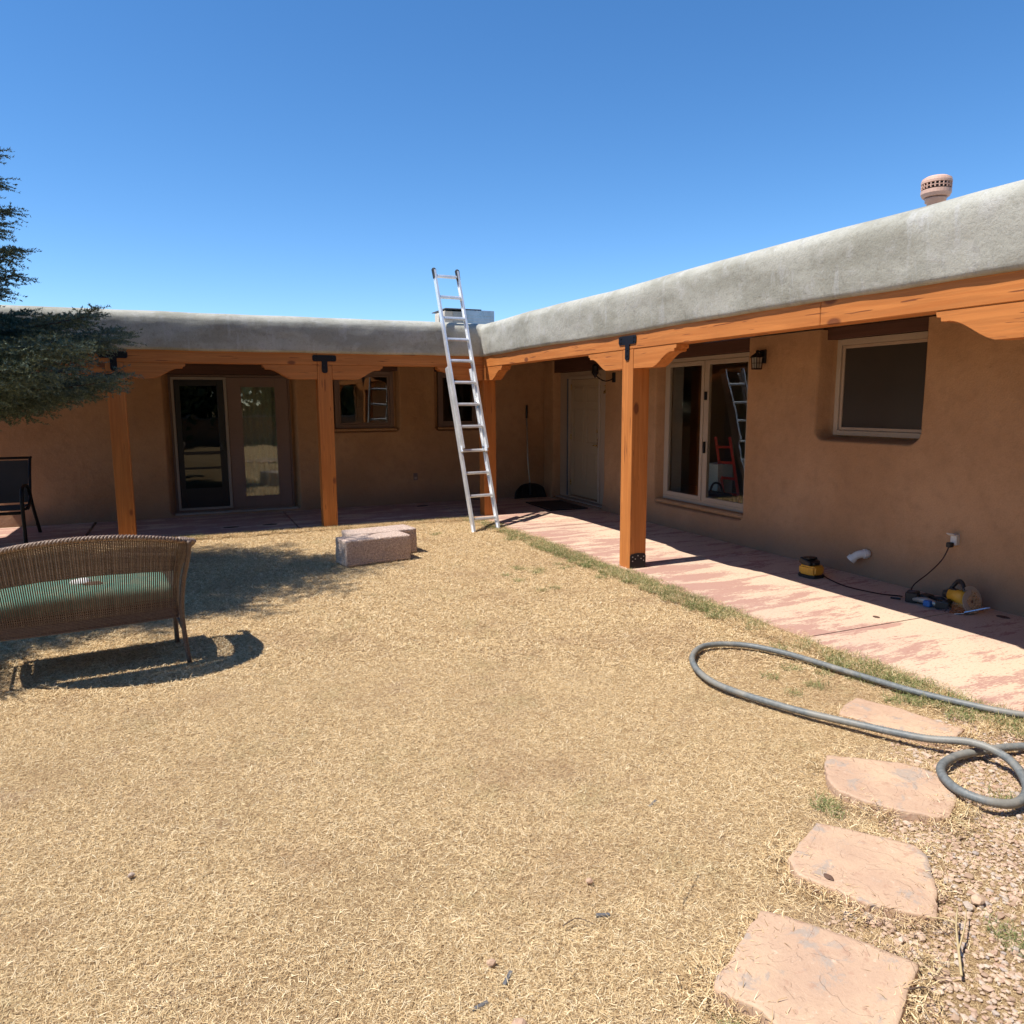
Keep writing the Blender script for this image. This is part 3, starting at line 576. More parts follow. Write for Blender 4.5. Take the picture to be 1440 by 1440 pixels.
# ------------------------------------------------------------------ lanterns
def lantern(x, y, z, label):
    t = thing('wall_lantern', (x, y, z), label, 'lantern', 'black wall lanterns by the doors')
    box('wall_plate', (XW-.022, y-.045, z-.03), (XW+.01, y+.045, z+.11), 'black_steel', t, .008)
    mb = MB(); mb.tube(spline([(XW-.02, y, z+.07), (XW-.07, y, z+.10), (x, y, z+.088)], 6), .007, 6); mb.build('arm', 'black_steel', t, True)
    mb = MB()
    for (dx, dy) in ((-1, -1), (1, -1), (1, 1), (-1, 1)): mb.tube([(x+dx*.034, y+dy*.034, z-.085), (x+dx*.042, y+dy*.042, z+.03)], .0045, 5)
    for (dx, dy) in ((-1, 0), (1, 0), (0, 1), (0, -1)): mb.tube([(x+dx*.034, y+dy*.034, z-.085), (x+dx*.042, y+dy*.042, z+.03)], .003, 5)
    for zz, r in ((-.03, .039),): mb.tube([(x-r, y-r, z+zz), (x+r, y-r, z+zz), (x+r, y+r, z+zz), (x-r, y+r, z+zz), (x-r, y-r, z+zz)], .003, 5)
    mb.build('cage', 'black_steel', t)
    def frustum(name, prof_, mat, sm=False):
        V = [[x+sx*r, y+sy*r, z+h_] for r, h_ in prof_ for sx, sy in ((-1, -1), (1, -1), (1, 1), (-1, 1))]
        Fc = [[j*4+k, j*4+(k+1) % 4, (j+1)*4+(k+1) % 4, (j+1)*4+k] for j in range(len(prof_)-1) for k in range(4)]+[[3, 2, 1, 0], [len(V)-4, len(V)-3, len(V)-2, len(V)-1]]
        pyd(name, V, Fc, mat, t)
    frustum('glass_body', [(.030, -.08), (.037, .028)], 'guard_grey'); frustum('roof_cap', [(.052, .028), (.050, .036), (.028, .062), (.012, .078), (.010, .10), (.004, .108)], 'black_steel'); frustum('base_plate', [(.030, -.096), (.039, -.092), (.038, -.083)], 'black_steel')
    return t
lantern(XW-.085, 6.33, 2.03, 'small black caged wall lantern between the tall window and the small window')
t = thing('wall_lantern', (XW-.05, 9.42, 2.0), 'black scroll arm wall lantern beside the front door, half hidden by the post', 'lantern', 'black wall lanterns by the doors')
box('wall_plate', (XW-.02, 9.30, 1.88), (XW+.01, 9.38, 2.02), 'black_steel', t, .008)
MB().tube(spline([(XW-.02, 9.34, 1.93), (XW-.10, 9.42, 1.90), (XW-.16, 9.52, 1.95), (XW-.19, 9.56, 2.01)], 6), .009, 6).build('arm', 'black_steel', t, True)
MB().tube([(XW-.19, 9.56, 1.95), (XW-.19, 9.56, 1.99), (XW-.19, 9.56, 2.02), (XW-.19, 9.56, 2.07), (XW-.19, 9.56, 2.12), (XW-.19, 9.56, 2.15)], [.012, .03, .055, .048, .052, .01], 8).build('lamp_body', 'black_steel', t)
ch = thing('wind_chime', (5.74, 9.62, 1.80), 'small brass hanging bell on the front door casing', 'bell')
MB().tube([(5.735, 9.72, 1.84), (5.735, 9.64, 1.845)], .006, 6).build('hanger', 'brass', ch)
MB().tube([(5.735, 9.68, 1.84), (5.735, 9.68, 1.78)], .002, 5).build('string', 'brass', ch)
MB().tube([(5.735, 9.68, 1.78), (5.735, 9.68, 1.76), (5.735, 9.68, 1.73)], [.008, .022, .030], 10).build('bell_cup', 'brass', ch)

# ------------------------------------------------------------------ small wall fittings
t = thing('outlet_box', (XW, 4.02, .48), 'grey weatherproof outlet box low on the wall with a dark cord plugged in', 'outlet')
box('box_body', (XW-.04, 3.99, .44), (XW+.01, 4.045, .53), 'outlet_grey', t, .006); box('flip_cover', (XW-.085, 3.99, .525), (XW-.045, 4.05, .532), 'outlet_grey', t, .002, rot=Matrix.Rotation(.5, 3, 'Y')); box('plug', (XW-.095, 4.0, .425), (XW-.045, 4.04, .465), 'black_plastic', t, .006)
t = thing('drain_elbow', (XW, 4.86, .2), 'white plastic elbow pipe sticking out of the wall foot', 'pipe')
MB().tube(spline([(XW-.01, 4.84, .215), (XW-.06, 4.86, .215), (XW-.10, 4.89, .20), (XW-.125, 4.92, .165)], 5), .036, 14).build('pipe_body', 'pvc', t, True)
MB().tube([(XW-.03, 4.845, .216), (XW-.055, 4.857, .215)], .044, 14).build('collar', 'pvc', t); MB().tube([(XW-.118, 4.912, .178), (XW-.135, 4.93, .15)], .043, 14).build('socket', 'pvc', t)
t = thing('wall_outlet', (3.38, YW, .42), 'small brown cover plate low on the shaded left wall', 'outlet'); box('cover_plate', (3.345, YW-.012, .37), (3.415, YW+.02, .485), 'frame_mauve', t, .004); box('socket_flap', (3.36, YW-.018, .385), (3.40, YW-.011, .425), 'frame_taupe', t, .003)

# doormat, shovel
mat_ = thing('doormat', (5.28, 10.3, 0), 'dark rectangular doormat on the slab at the front door', 'doormat')
R_ = Matrix.Rotation(radians(-3), 3, 'Z'); box('mat_pad', (4.96, 9.86, .004), (5.55, 10.80, .018), 'mat_rubber', mat_, .004, rot=R_); 
bm = bmesh.new(); c_ = Vector(((4.96+5.55)/2, 10.33, .011))
for lo, hi in (((4.94, 9.84, .003), (4.985, 10.82, .021)), ((5.525, 9.84, .003), (5.57, 10.82, .021)), ((4.985, 9.84, .003), (5.525, 9.885, .0205)), ((4.985, 10.775, .003), (5.525, 10.82, .0205))): add_box(bm, lo, hi, .003, rot=R_, piv=c_)
bm_obj('mat_border', bm, 'black_plastic', mat_)
sh = thing('snow_shovel', (5.3, 11.5, 0), 'wide black snow pusher with long handle propped in the shaded corner', 'shovel')
V = []; nu, nv = 17, 8
for j in range(nv):
    for i in range(nu):
        u = -1+2*i/(nu-1); q = j/(nv-1); hw = .30*(1-.10*q-.10*q**3); 
        zz = .01+.24*q*(1-.35*abs(u)**3); V.append((5.30+u*hw, 11.40+.10*q-.10*q*q+.05*(1-q)*0+.05*abs(u)**2*-1, zz))
Fc = [[j*nu+i, j*nu+i+1, (j+1)*nu+i+1, (j+1)*nu+i] for j in range(nv-1) for i in range(nu-1)]
b_ = pyd('blade', V, Fc, 'black_plastic', sh, True); md = b_.modifiers.new('thickness', 'SOLIDIFY'); md.thickness = .008
MB().tube([(5.30, 11.36, .10), (5.315, 11.50, .62), (5.335, 11.59, 1.35)], .013, 8).build('handle', 'guard_grey', sh, True)
MB().tube([(5.335, 11.59, 1.34), (5.34, 11.60, 1.44), (5.342, 11.602, 1.56)], [.017, .020, .018], 8).build('grip', 'black_plastic', sh, True)
MB().tube([(5.30, 11.355, .06), (5.302, 11.40, .26)], [.028, .022], 8).build('socket', 'black_plastic', sh)
mb = MB(); [mb.tube([(5.30+u*.27, 11.37, .03), (5.30+u*.20, 11.375, .20)], .006, 5) for u in (-1, -.6, -.25, .25, .6, 1)]; mb.build('ribs', 'black_plastic', sh)['kind'] = 'stuff'

# ------------------------------------------------------------------ pumice blocks
def rough_block(name, c, size, rz, label, seed, chips=()):
    bm = bmesh.new(); add_box(bm, (-size[0]/2, -size[1]/2, 0), (size[0]/2, size[1]/2, size[2]), .012, 2)
    bmesh.ops.subdivide_edges(bm, edges=[e for e in bm.edges if e.calc_length() > .05], cuts=14, use_grid_fill=True)
    for v_ in bm.verts:
        p = v_.co; k = .006*nz(p.x*30, p.y*30, p.z*30, seed)+.007*nz(p.x*9, p.y*9, p.z*9, seed)
        d = Vector((p.x, p.y, p.z-size[2]/2)).normalized(); v_.co += d*k
        for (cx, cy, cz, r, dep) in chips:
            q = (v_.co-Vector((cx, cy, cz))).length
            if q < r: v_.co.z -= dep*(1-q/r)**.5
    bmesh.ops.rotate(bm, verts=bm.verts, cent=(0, 0, 0), matrix=Matrix.Rotation(rz, 3, 'Z')); bmesh.ops.translate(bm, verts=bm.verts, vec=c)
    o = bm_obj(name, bm, 'pumice', None, True); o.location = c
    for v_ in o.data.vertices: v_.co -= Vector(c)
    return tag(o, label, 'block', 'pumice blocks on the lawn')
rough_block('pumice_block', (1.725, 7.56, -.02), (.71, .30, .265), radians(10), 'reddish pumice block nearer the camera with chipped top, on dry grass', 1, ((.05, .12, .26, .07, .012), (-.2, .12, .26, .06, .010), (.2, .10, .265, .05, .010)))
rough_block('pumice_block', (1.87, 7.90, -.02), (.74, .34, .272), radians(9), 'paler flat pumice block standing just behind the chipped one', 2)

# ------------------------------------------------------------------ grey corrugated tubing
hp = [(4.75, 1.75, .02), (4.2, 2.0, .02), (3.81, 2.25, .022), (3.61, 2.66, .016), (3.52, 3.06, .012), (3.42, 3.50, .012), (3.27, 3.75, .014), (3.03, 3.82, .014), (2.79, 3.62, .014), (2.68, 3.27, .014), (2.79, 2.86, .014), (2.94, 2.54, .022), (3.08, 2.27, .034), (3.19, 2.10, .062), (3.215, 1.95, .045), (3.10, 1.80, .02), (2.94, 1.735, .018), (2.82, 1.77, .032), (2.79, 1.89, .035), (2.89, 2.03, .028), (3.07, 2.10, .016), (3.26, 2.09, .014), (3.50, 2.03, .014), (3.9, 1.80, .014), (4.4, 1.3, .012)]
P = spline(hp, 16); seg = np.linalg.norm(np.diff(P, axis=0), axis=1); s = np.concatenate([[0], np.cumsum(seg)]); ns = int(s[-1]/.006); sn = np.linspace(0, s[-1], ns)
PP = np.stack([np.interp(sn, s, P[:, k]) for k in range(3)], 1); rr = .0178+.0015*np.cos(np.arange(ns)*pi)
V, Fc = tube_geo(PP, rr, 10); tag(pyd('garden_tubing', V, Fc, 'tubing', None, True), 'grey corrugated plastic tubing looped over lawn and stepping stones', 'hose')

# ------------------------------------------------------------------ stepping stones
stones = [([(3.244, 2.79), (3.337, 2.592), (3.4, 2.281), (3.316, 2.25), (3.205, 2.216), (3.126, 2.327), (3.059, 2.47), (2.997, 2.676), (3.105, 2.748)], 'farthest stepping stone, narrow pale flag partly crossed by grey tubing'),
 ([(2.577, 2.358), (2.719, 2.264), (2.832, 2.155), (2.889, 2.03), (2.855, 1.972), (2.801, 1.889), (2.724, 1.839), (2.613, 1.782), (2.566, 1.803), (2.496, 1.884), (2.413, 1.996), (2.376, 2.098), (2.416, 2.196), (2.506, 2.301)], 'second farthest stepping stone, rounded pinkish flag next to the tubing loop'),
 ([(2.118, 1.966), (2.225, 1.844), (2.325, 1.706), (2.313, 1.645), (2.159, 1.494), (2.052, 1.411), (2.032, 1.427), (1.907, 1.552), (1.855, 1.665), (1.812, 1.754), (1.851, 1.838), (1.899, 1.863)], 'second nearest stepping stone, orange flag with grey stains'),
 ([(1.572, 1.664), (1.63, 1.606), (1.718, 1.477), (1.772, 1.391), (1.828, 1.302), (1.765, 1.263), (1.702, 1.235), (1.594, 1.173), (1.504, 1.12), (1.289, 1.194), (1.3, 1.304), (1.3, 1.349), (1.273, 1.402), (1.23, 1.464), (1.265, 1.496), (1.333, 1.528), (1.439, 1.588)], 'nearest stepping stone, large pale sandstone flag at the bottom edge')]
for k, (poly, lab) in enumerate(stones):
    P = np.array(poly); cc = P.mean(0); out = []
    for i in range(len(P)):
        a, b = P[i], P[(i+1) % len(P)]; m_ = max(2, int(np.linalg.norm(b-a)/.022))
        for j in range(m_):
            q = a+(b-a)*j/m_; d = (q-cc)/np.linalg.norm(q-cc); out.append(q+d*(.007*nz(q[0]*14, q[1]*14, k)+.005*nz(q[0]*50, q[1]*50, k)))
    out = np.array(out); n = len(out); V = []; Fc = []; zt = .010
    rings = [(1.0, -.05), (1.0, zt-.009), (.997, zt-.004), (.988, zt), (.93, zt), (.8, zt), (.6, zt), (.4, zt), (.2, zt)]
    for (f, z) in rings:
        for q in out:
            p = cc+(q-cc)*f; dz = (.005*nz(p[0]*5, p[1]*5, k)+.0025*nz(p[0]*18, p[1]*18, k)) if z > 0 else 0; V.append((p[0], p[1], z+dz))
    V.append((cc[0], cc[1], zt)); r_ = len(rings)
    for j in range(r_-1): Fc += [[j*n+i, j*n+(i+1) % n, (j+1)*n+(i+1) % n, (j+1)*n+i] for i in range(n)]
    Fc += [[(r_-1)*n+i, (r_-1)*n+(i+1) % n, r_*n] for i in range(n)]
    o = pyd('stepping_stone', V, Fc, 'sandstone', None, True, origin=(cc[0], cc[1], 0)); tag(o, lab, 'stepping stone', 'sandstone stepping stones')
def in_poly(x, y, poly, grow=0.):
    P = np.array(poly)
    if grow: c = P.mean(0); P = c+(P-c)*(1+grow)
    ins = False; j = len(P)-1
    for i in range(len(P)):
        if (P[i][1] > y) != (P[j][1] > y) and x < (P[j][0]-P[i][0])*(y-P[i][1])/(P[j][1]-P[i][1])+P[i][0]: ins = not ins
        j = i
    return ins
def on_stone(x, y, grow=0.): return any(in_poly(x, y, p, grow) for p, _ in stones)

# ------------------------------------------------------------------ power tools and cords on the slab
t = thing('battery_charger', (5.2, 5.05, 0), 'yellow and black tool battery charger on the shaded slab', 'charger')
V, = [[(5.12, 5.00), (5.115, 5.12), (5.15, 5.16), (5.27, 5.16), (5.31, 5.12), (5.30, 4.99), (5.26, 4.96), (5.15, 4.96)]]
prism('charger_base', V, 2, .002, .028, 'black_plastic', t, .004); prism('charger_body', [(a*.94+.06*5.21, b*.94+.06*5.06) for a, b in V], 2, .029, .112, 'tool_yellow', t, .014)
box('battery', (5.14, 5.02, .108), (5.28, 5.15, .165), 'black_plastic', t, .010, rot=Matrix.Rotation(.25, 3, 'X')); box('battery_grip', (5.17, 4.995, .118), (5.25, 5.02, .145), 'black_plastic', t, .006); box('battery_stop', (5.16, 5.04, .164), (5.26, 5.10, .182), 'black_plastic', t, .006)
c1 = spline([(5.27, 4.97, .02), (5.24, 4.85, .008), (5.18, 4.62, .008), (5.22, 4.35, .008), (5.31, 4.22, .008), (5.28, 4.16, .02)], 8)
MB().tube(c1, .0055, 6).build('cord', 'cord', t, True)
t = thing('power_adapter', (5.30, 4.10, 0), 'black box adapter block on the slab with a cord up to the outlet', 'adapter')
box('adapter_body', (5.22, 4.02, .002), (5.34, 4.11, .085), 'black_plastic', t, .008, rot=Matrix.Rotation(.5, 3, 'Z')); box('label_plate', (5.25, 4.045, .0855), (5.31, 4.085, .087), 'dark_trim', t, .0)
MB().tube(spline([(5.30, 4.10, .07), (5.36, 4.12, .12), (5.50, 4.10, .21), (5.58, 4.06, .31), (5.60, 4.03, .40), (XW-.08, 4.02, .44)], 8), .0055, 6).build('cord', 'cord', t, True)
MB().tube([(5.20, 4.20, .01), (5.23, 4.13, .012)], .008, 6).build('plug', 'black_plastic', t)
t = thing('jigsaw', (5.30, 3.93, 0), 'small black tool with bright blue grip lying next to the circular saw', 'tool')
mb_ = box('motor_housing', (5.28, 3.94, .004), (5.38, 4.02, .075), 'black_plastic', t, .014, 2); box('blue_grip', (5.22, 3.87, .004), (5.29, 3.93, .055), 'tool_blue', t, .012, 2)
MB().tube([(5.25, 4.03, .035), (5.27, 3.93, .04), (5.28, 3.80, .03)], [.02, .026, .018], 10).build('barrel', 'guard_grey', t, True); MB().tube([(5.33, 3.94, .05), (5.35, 3.86, .06), (5.33, 3.80, .05)], [.018, .022, .015], 8).build('nose', 'black_plastic', t, True)
MB().tube([(5.28, 3.80, .03), (5.285, 3.75, .03)], .005, 6).build('blade_holder', 'blade_steel', t)
sw = thing('circular_saw', (5.35, 3.68, 0), 'yellow and grey circular saw lying on its side by the wall', 'circular saw')
def disc(c, nv_, r0, r1, th, n=32, a0=0, a1=2*pi):
    nv_ = np.array(nv_, float); nv_ /= np.linalg.norm(nv_); u = np.cross(nv_, [0, 0, 1.]); u /= np.linalg.norm(u); v_ = np.cross(nv_, u); c = np.array(c); V = []; full = abs(a1-a0-2*pi) < 1e-6; m_ = n if full else n+1
    for s_ in (-.5, .5):
        for r in (r0, r1):
            for k in range(m_): a = a0+(a1-a0)*k/n; V.append((c+nv_*s_*th+(u*cos(a)+v_*sin(a))*r).tolist())
    Fc = []
    for k in range(n):
        k2 = (k+1) % m_ if full else k+1
        for (A, B) in ((0, 1), (1, 3), (3, 2), (2, 0)): Fc.append([A*m_+k, A*m_+k2, B*m_+k2, B*m_+k])
    return V, Fc
nd = (-.25, -.85, .45)
MB().add(*disc((5.37, 3.62, .085), nd, .012, .083, .003)).build('saw_blade', 'blade_steel', sw)
MB().add(*disc((5.375, 3.645, .09), nd, .070, .098, .030, 24, 1.0, 5.2)).build('upper_guard', 'guard_grey', sw)
MB().add(*disc((5.368, 3.612, .082), nd, .05, .090, .008, 24, -1.6, 1.2)).build('lower_guard', 'guard_grey', sw)
MB().tube([(5.36, 3.85, .10), (5.37, 3.76, .098), (5.372, 3.68, .095)], [.038, .047, .05], 14).build('motor_housing', 'tool_yellow', sw, True)
MB().tube([(5.355, 3.90, .10), (5.36, 3.85, .10)], [.026, .036], 14).build('motor_cap', 'black_plastic', sw)
MB().tube(spline([(5.40, 3.88, .12), (5.42, 3.83, .185), (5.40, 3.76, .19), (5.37, 3.70, .15)], 6), .017, 8).build('rear_handle', 'black_plastic', sw, True)
MB().tube([(5.32, 3.80, .06), (5.26, 3.83, .055)], .018, 8).build('front_knob', 'black_plastic', sw, True)
box('base_shoe', (5.22, 3.62, .020), (5.35, 3.88, .0245), 'blade_steel', sw, .001, rot=Matrix.Rotation(-.55, 3, 'Y') @ Matrix.Rotation(.35, 3, 'Z')); box('battery_pack', (5.25, 3.78, .003), (5.34, 3.90, .062), 'black_plastic', sw, .010, 2, rot=Matrix.Rotation(.3, 3, 'Z'))
MB().tube([(5.24, 3.58, .03), (5.33, 3.44, .075), (5.345, 3.42, .08)], .006, 5).build('rip_fence', 'blade_steel', sw)

sw.scale = (.95, .78, 1.12)
box('label_plate', (5.352, 3.775, .135), (5.385, 3.835, .146), 'black_plastic', sw, .002)

# ------------------------------------------------------------------ inside the tall window
t = thing('red_ladder', (7.0, 8.3, .06), 'red ladder leaning inside, seen through the right leaf of the tall window', 'ladder')
ra, rb = (np.array((6.50, 7.80, .06)), np.array((6.64, 8.26, 1.12))), (np.array((6.50, 7.50, .06)), np.array((6.64, 7.97, 1.13)))
for a, b in (ra, rb): MB().tube([a, b], .024, 4).build('rail', 'red_paint', t)
for k in range(5):
    q = .12+k*.19; MB().tube([ra[0]*(1-q)+ra[1]*q, rb[0]*(1-q)+rb[1]*q], .02, 6).build('rung', 'red_paint', t)
t = thing('tool_bag', (6.5, 7.75, .06), 'black bag standing inside the tall window at the foot of the red ladder', 'bag')
bm = bmesh.new(); add_box(bm, (6.18, 7.55, .06), (6.42, 8.0, .44), .07, 3); bm_obj('bag_body', bm, 'dark_cloth', t, True); MB().tube(spline([(6.30, 7.65, .42), (6.30, 7.72, .54), (6.30, 7.85, .54), (6.30, 7.92, .42)], 6), .014, 6).build('bag_handle', 'dark_cloth', t, True)
t = thing('white_carton', (6.55, 8.3, .06), 'white carton standing inside the tall window left of the red ladder', 'box'); box('carton_body', (6.5, 8.02, .06), (6.75, 8.30, .74), 'white_box', t, .004); box('carton_lid', (6.49, 8.01, .741), (6.76, 8.31, .77), 'white_box', t, .004)

# ------------------------------------------------------------------ patio chair at the far left
t = thing('patio_chair', (-2.1, 10.6, 0), 'black metal patio chair on the shaded porch at the left edge', 'chair')
for xx in (-1.78, -2.40):
    MB().tube(spline([(xx, 10.17, 0), (xx, 10.16, .30), (xx, 10.17, .52), (xx, 10.24, .63), (xx, 10.42, .66), (xx, 10.62, .60), (xx, 10.80, .35), (xx+.02, 11.0, 0)], 8), .021, 8).build('side_frame', 'chair_metal', t, True)
    MB().tube(spline([(xx, 10.42, .38), (xx, 10.62, .44), (xx, 10.74, .60), (xx, 10.80, .76), (xx, 10.90, .93), (xx, 10.97, .96)], 6), .017, 8).build('back_post', 'chair_metal', t, True)
    MB().tube([(xx, 10.18, .40), (xx, 10.50, .37), (xx, 10.66, .42)], .015, 8).build('seat_rail', 'chair_metal', t, True)
MB().tube([(-2.40, 10.96, .955), (-1.78, 10.96, .955)], .016, 8).build('top_rail', 'chair_metal', t); MB().tube([(-2.40, 10.18, .36), (-1.78, 10.18, .36)], .019, 8).build('front_rail', 'chair_metal', t)
def sheet(name, P0): Q0 = [(a, b-.004, c-.009) for a, b, c in P0]; return pyd(name, list(P0)+Q0, [[0, 1, 2, 3], [7, 6, 5, 4], [0, 4, 5, 1], [1, 5, 6, 2], [2, 6, 7, 3], [3, 7, 4, 0]], 'sling', t)
sheet('sling_seat', [(-2.38, 10.20, .40), (-1.80, 10.20, .40), (-1.80, 10.64, .41), (-2.38, 10.64, .41)]); sheet('sling_back', [(-2.38, 10.66, .44), (-1.80, 10.66, .44), (-1.80, 10.90, .93), (-2.38, 10.90, .93)])

# ------------------------------------------------------------------ wicker loveseat, back towards the camera
wb = thing('wicker_loveseat', (-.62, 5.2, 0), 'brown wicker loveseat with green cushion seen from behind', 'loveseat')
ang = radians(6.5); ca, sa = cos(ang), sin(ang); O = np.array((-.60, 4.97, 0))
def W(u, v_, z): return (O[0]+u*ca-v_*sa, O[1]+u*sa+v_*ca, z)     # u along the back, v_ towards the front
HU, DV = .60, .52
def rim(s):       # s in -1..1 : left arm front, round the back, to right arm front
    a = abs(s); sg = 1 if s > 0 else -1
    if a < .60:
        q = a/.60; u = sg*q*.53; v_ = -.275+.18*q**2; z = .862-.085*q**2
    else:
        q = (a-.60)/.40; th = q*pi/2; u = sg*(.53+.105*sin(min(1, q*1.7)*pi/2)); v_ = -.095+q*.515; z = .777-.097*q-.03*q*q
    return np.array((u, v_, z))
def foot_(s):     # the matching line at seat level
    a = abs(s); sg = 1 if s > 0 else -1
    if a < .60: q = a/.60; return np.array((sg*q*.50, -.005+.02*q**3, .335))
    q = (a-.60)/.40; return np.array((sg*(.50+.03*min(1, q*2.)), .015+q*.48, .335))
def bulge(s, t):
    A = foot_(s); B = rim(s); p = A*(1-t)+B*t; k = .035*sin(t*pi); a = abs(s)
    if a < .6: p[1] += k*.8
    else: p[0] -= (1 if s > 0 else -1)*k*.9
    return W(*p)
rimP = [W(*rim(s)) for s in np.linspace(-1, 1, 160)]
# braided rim: three twisted strands
mb = MB()
RP = np.array(rimP); Tn = np.gradient(RP, axis=0); Tn /= np.linalg.norm(Tn, axis=1)[:, None]; up = np.array([0, 0, 1.]); S_ = np.cross(Tn, up); S_ /= np.linalg.norm(S_, axis=1)[:, None]; U_ = np.cross(S_, Tn)
fine = np.linspace(0, 159, 900)
RPf = np.stack([np.interp(fine, np.arange(160), RP[:, k]) for k in range(3)], 1); Sf = np.stack([np.interp(fine, np.arange(160), S_[:, k]) for k in range(3)], 1); Uf = np.stack([np.interp(fine, np.arange(160), U_[:, k]) for k in range(3)], 1)
for k in range(3):
    ph = fine*1.25+k*2*pi/3; mb.tube(RPf+Sf*(.0095*np.cos(ph))[:, None]+Uf*(.0095*np.sin(ph))[:, None], .0085, 6)
mb.build('braided_rim', 'braid', wb, True)
# vertical strands and a few horizontal weavers
mb = MB()
for s in np.linspace(-.985, .985, 150):
    pts = [bulge(s+.0008*nz(s*60, t*4), t) for t in np.linspace(0, 1, 9)]; mb.tube(pts, .0041, 5, caps=False)
mb.build('woven_back', 'wicker', wb, True)['kind'] = 'stuff'
mb = MB()
for t in list(np.linspace(.55, .97, 24))+[.02, .05, .08, .11, .14]:
    mb.tube([np.array(bulge(s, t))+np.array([0, .003*((i % 2)*2-1), 0]) for i, s in enumerate(np.linspace(-.985, .985, 191))], .0034, 5)
mb.build('weaver', 'wicker', wb, True)['kind'] = 'stuff'
mb = MB()
ap = lambda z, o=0.: [W(*(foot_(s)*np.array((1, 1, 0))+np.array((0, -o, z)))) for s in np.linspace(-1, 1, 60)]
for z in np.arange(.275, .345, .009): mb.tube(ap(z), .0048, 6)
mb.tube([W(u, DV, .31) for u in (-.53, .53)], .03, 8); mb.build('seat_apron', 'wicker', wb, True)
for u in (-.52, .52):
    s = 1 if u > 0 else -1
    MB().tube(spline([W(u+s*.02, -.03, -.02), W(u+s*.005, -.005, .16), W(u, .0, .33), W(u+s*.02, -.02, .52), W(u+s*.05, -.05, .66), W(u+s*.06, -.07, .765)], 5), .0145, 8).build('rear_leg', 'wicker', wb, True)
    MB().tube(spline([W(u+s*.0, DV-.07, -.02), W(u-s*.0, DV-.06, .16), W(u, DV-.06, .33), W(u+s*.04, DV-.07, .55), W(u+s*.07, DV-.12, .70)], 5), .015, 8).build('front_leg', 'wicker', wb, True)
    MB().tube(spline([W(u+s*.045, DV-.12, .70), W(u+s*.10, DV-.08, .685), W(u+s*.105, DV-.02, .65), W(u+s*.07, DV-.0, .63)], 5), .022, 8).build('arm_scroll', 'braid', wb, True)
MB().tube([W(-.52, .01, .19), W(-.52, DV-.06, .19)], .010, 6).build('stretcher', 'wicker', wb); MB().tube([W(.52, .01, .19), W(.52, DV-.06, .19)], .010, 6).build('stretcher', 'wicker', wb)
pts_ = [W(-.50, .03, .352), W(.50, .03, .352), W(.50, DV-.02, .352), W(-.50, DV-.02, .352)]; lowp = [(a, b, c-.012) for a, b, c in pts_]
pyd('seat_deck', pts_+lowp, [[0, 1, 2, 3], [7, 6, 5, 4], [0, 4, 5, 1], [1, 5, 6, 2], [2, 6, 7, 3], [3, 7, 4, 0]], 'wicker', wb)
bm = bmesh.new(); add_box(bm, (-.485, .04, .365), (.485, DV, .475), .045, 4); bmesh.ops.subdivide_edges(bm, edges=[e for e in bm.edges if e.calc_length() > .2], cuts=8, use_grid_fill=True)
for v_ in bm.verts:
    if v_.co.z > .42: v_.co.z += .02*(1-(v_.co.x/.49)**2)+.006*nz(v_.co.x*6, v_.co.y*6)
bmesh.ops.rotate(bm, verts=bm.verts, cent=(0, 0, 0), matrix=Matrix.Rotation(ang, 3, 'Z')); bmesh.ops.translate(bm, verts=bm.verts, vec=O.tolist()); cu = bm_obj('seat_cushion', bm, 'cushion', None, True)
cu.location = W(0, .28, .36)
for v_ in cu.data.vertices: v_.co -= cu.location
tag(cu, 'faded green seat cushion lying on the wicker loveseat', 'cushion')
hn = thing('crumpled_wrapper', W(-.02, .30, .49), 'white crumpled wrapper lying on the green cushion', 'wrapper')
bm = bmesh.new(); bmesh.ops.create_icosphere(bm, subdivisions=2, radius=.05)
for v_ in bm.verts: v_.co = Vector((v_.co.x*1.2, v_.co.y, v_.co.z*.5))*(1+.35*nz(v_.co.x*40, v_.co.y*40, v_.co.z*40))
bmesh.ops.translate(bm, verts=bm.verts, vec=W(-.02, .30, .505)); bm_obj('wrapper_foil', bm, 'white_box', hn)
bm = bmesh.new(); bmesh.ops.create_icosphere(bm, subdivisions=2, radius=.035)
for v_ in bm.verts: v_.co = Vector((v_.co.x*1.7, v_.co.y, v_.co.z*.4))*(1+.3*nz(v_.co.x*40, v_.co.y*40, v_.co.z*40))
bmesh.ops.translate(bm, verts=bm.verts, vec=W(.05, .23, .50)); bm_obj('wrapper_end', bm, 'dead_leaf', hn)

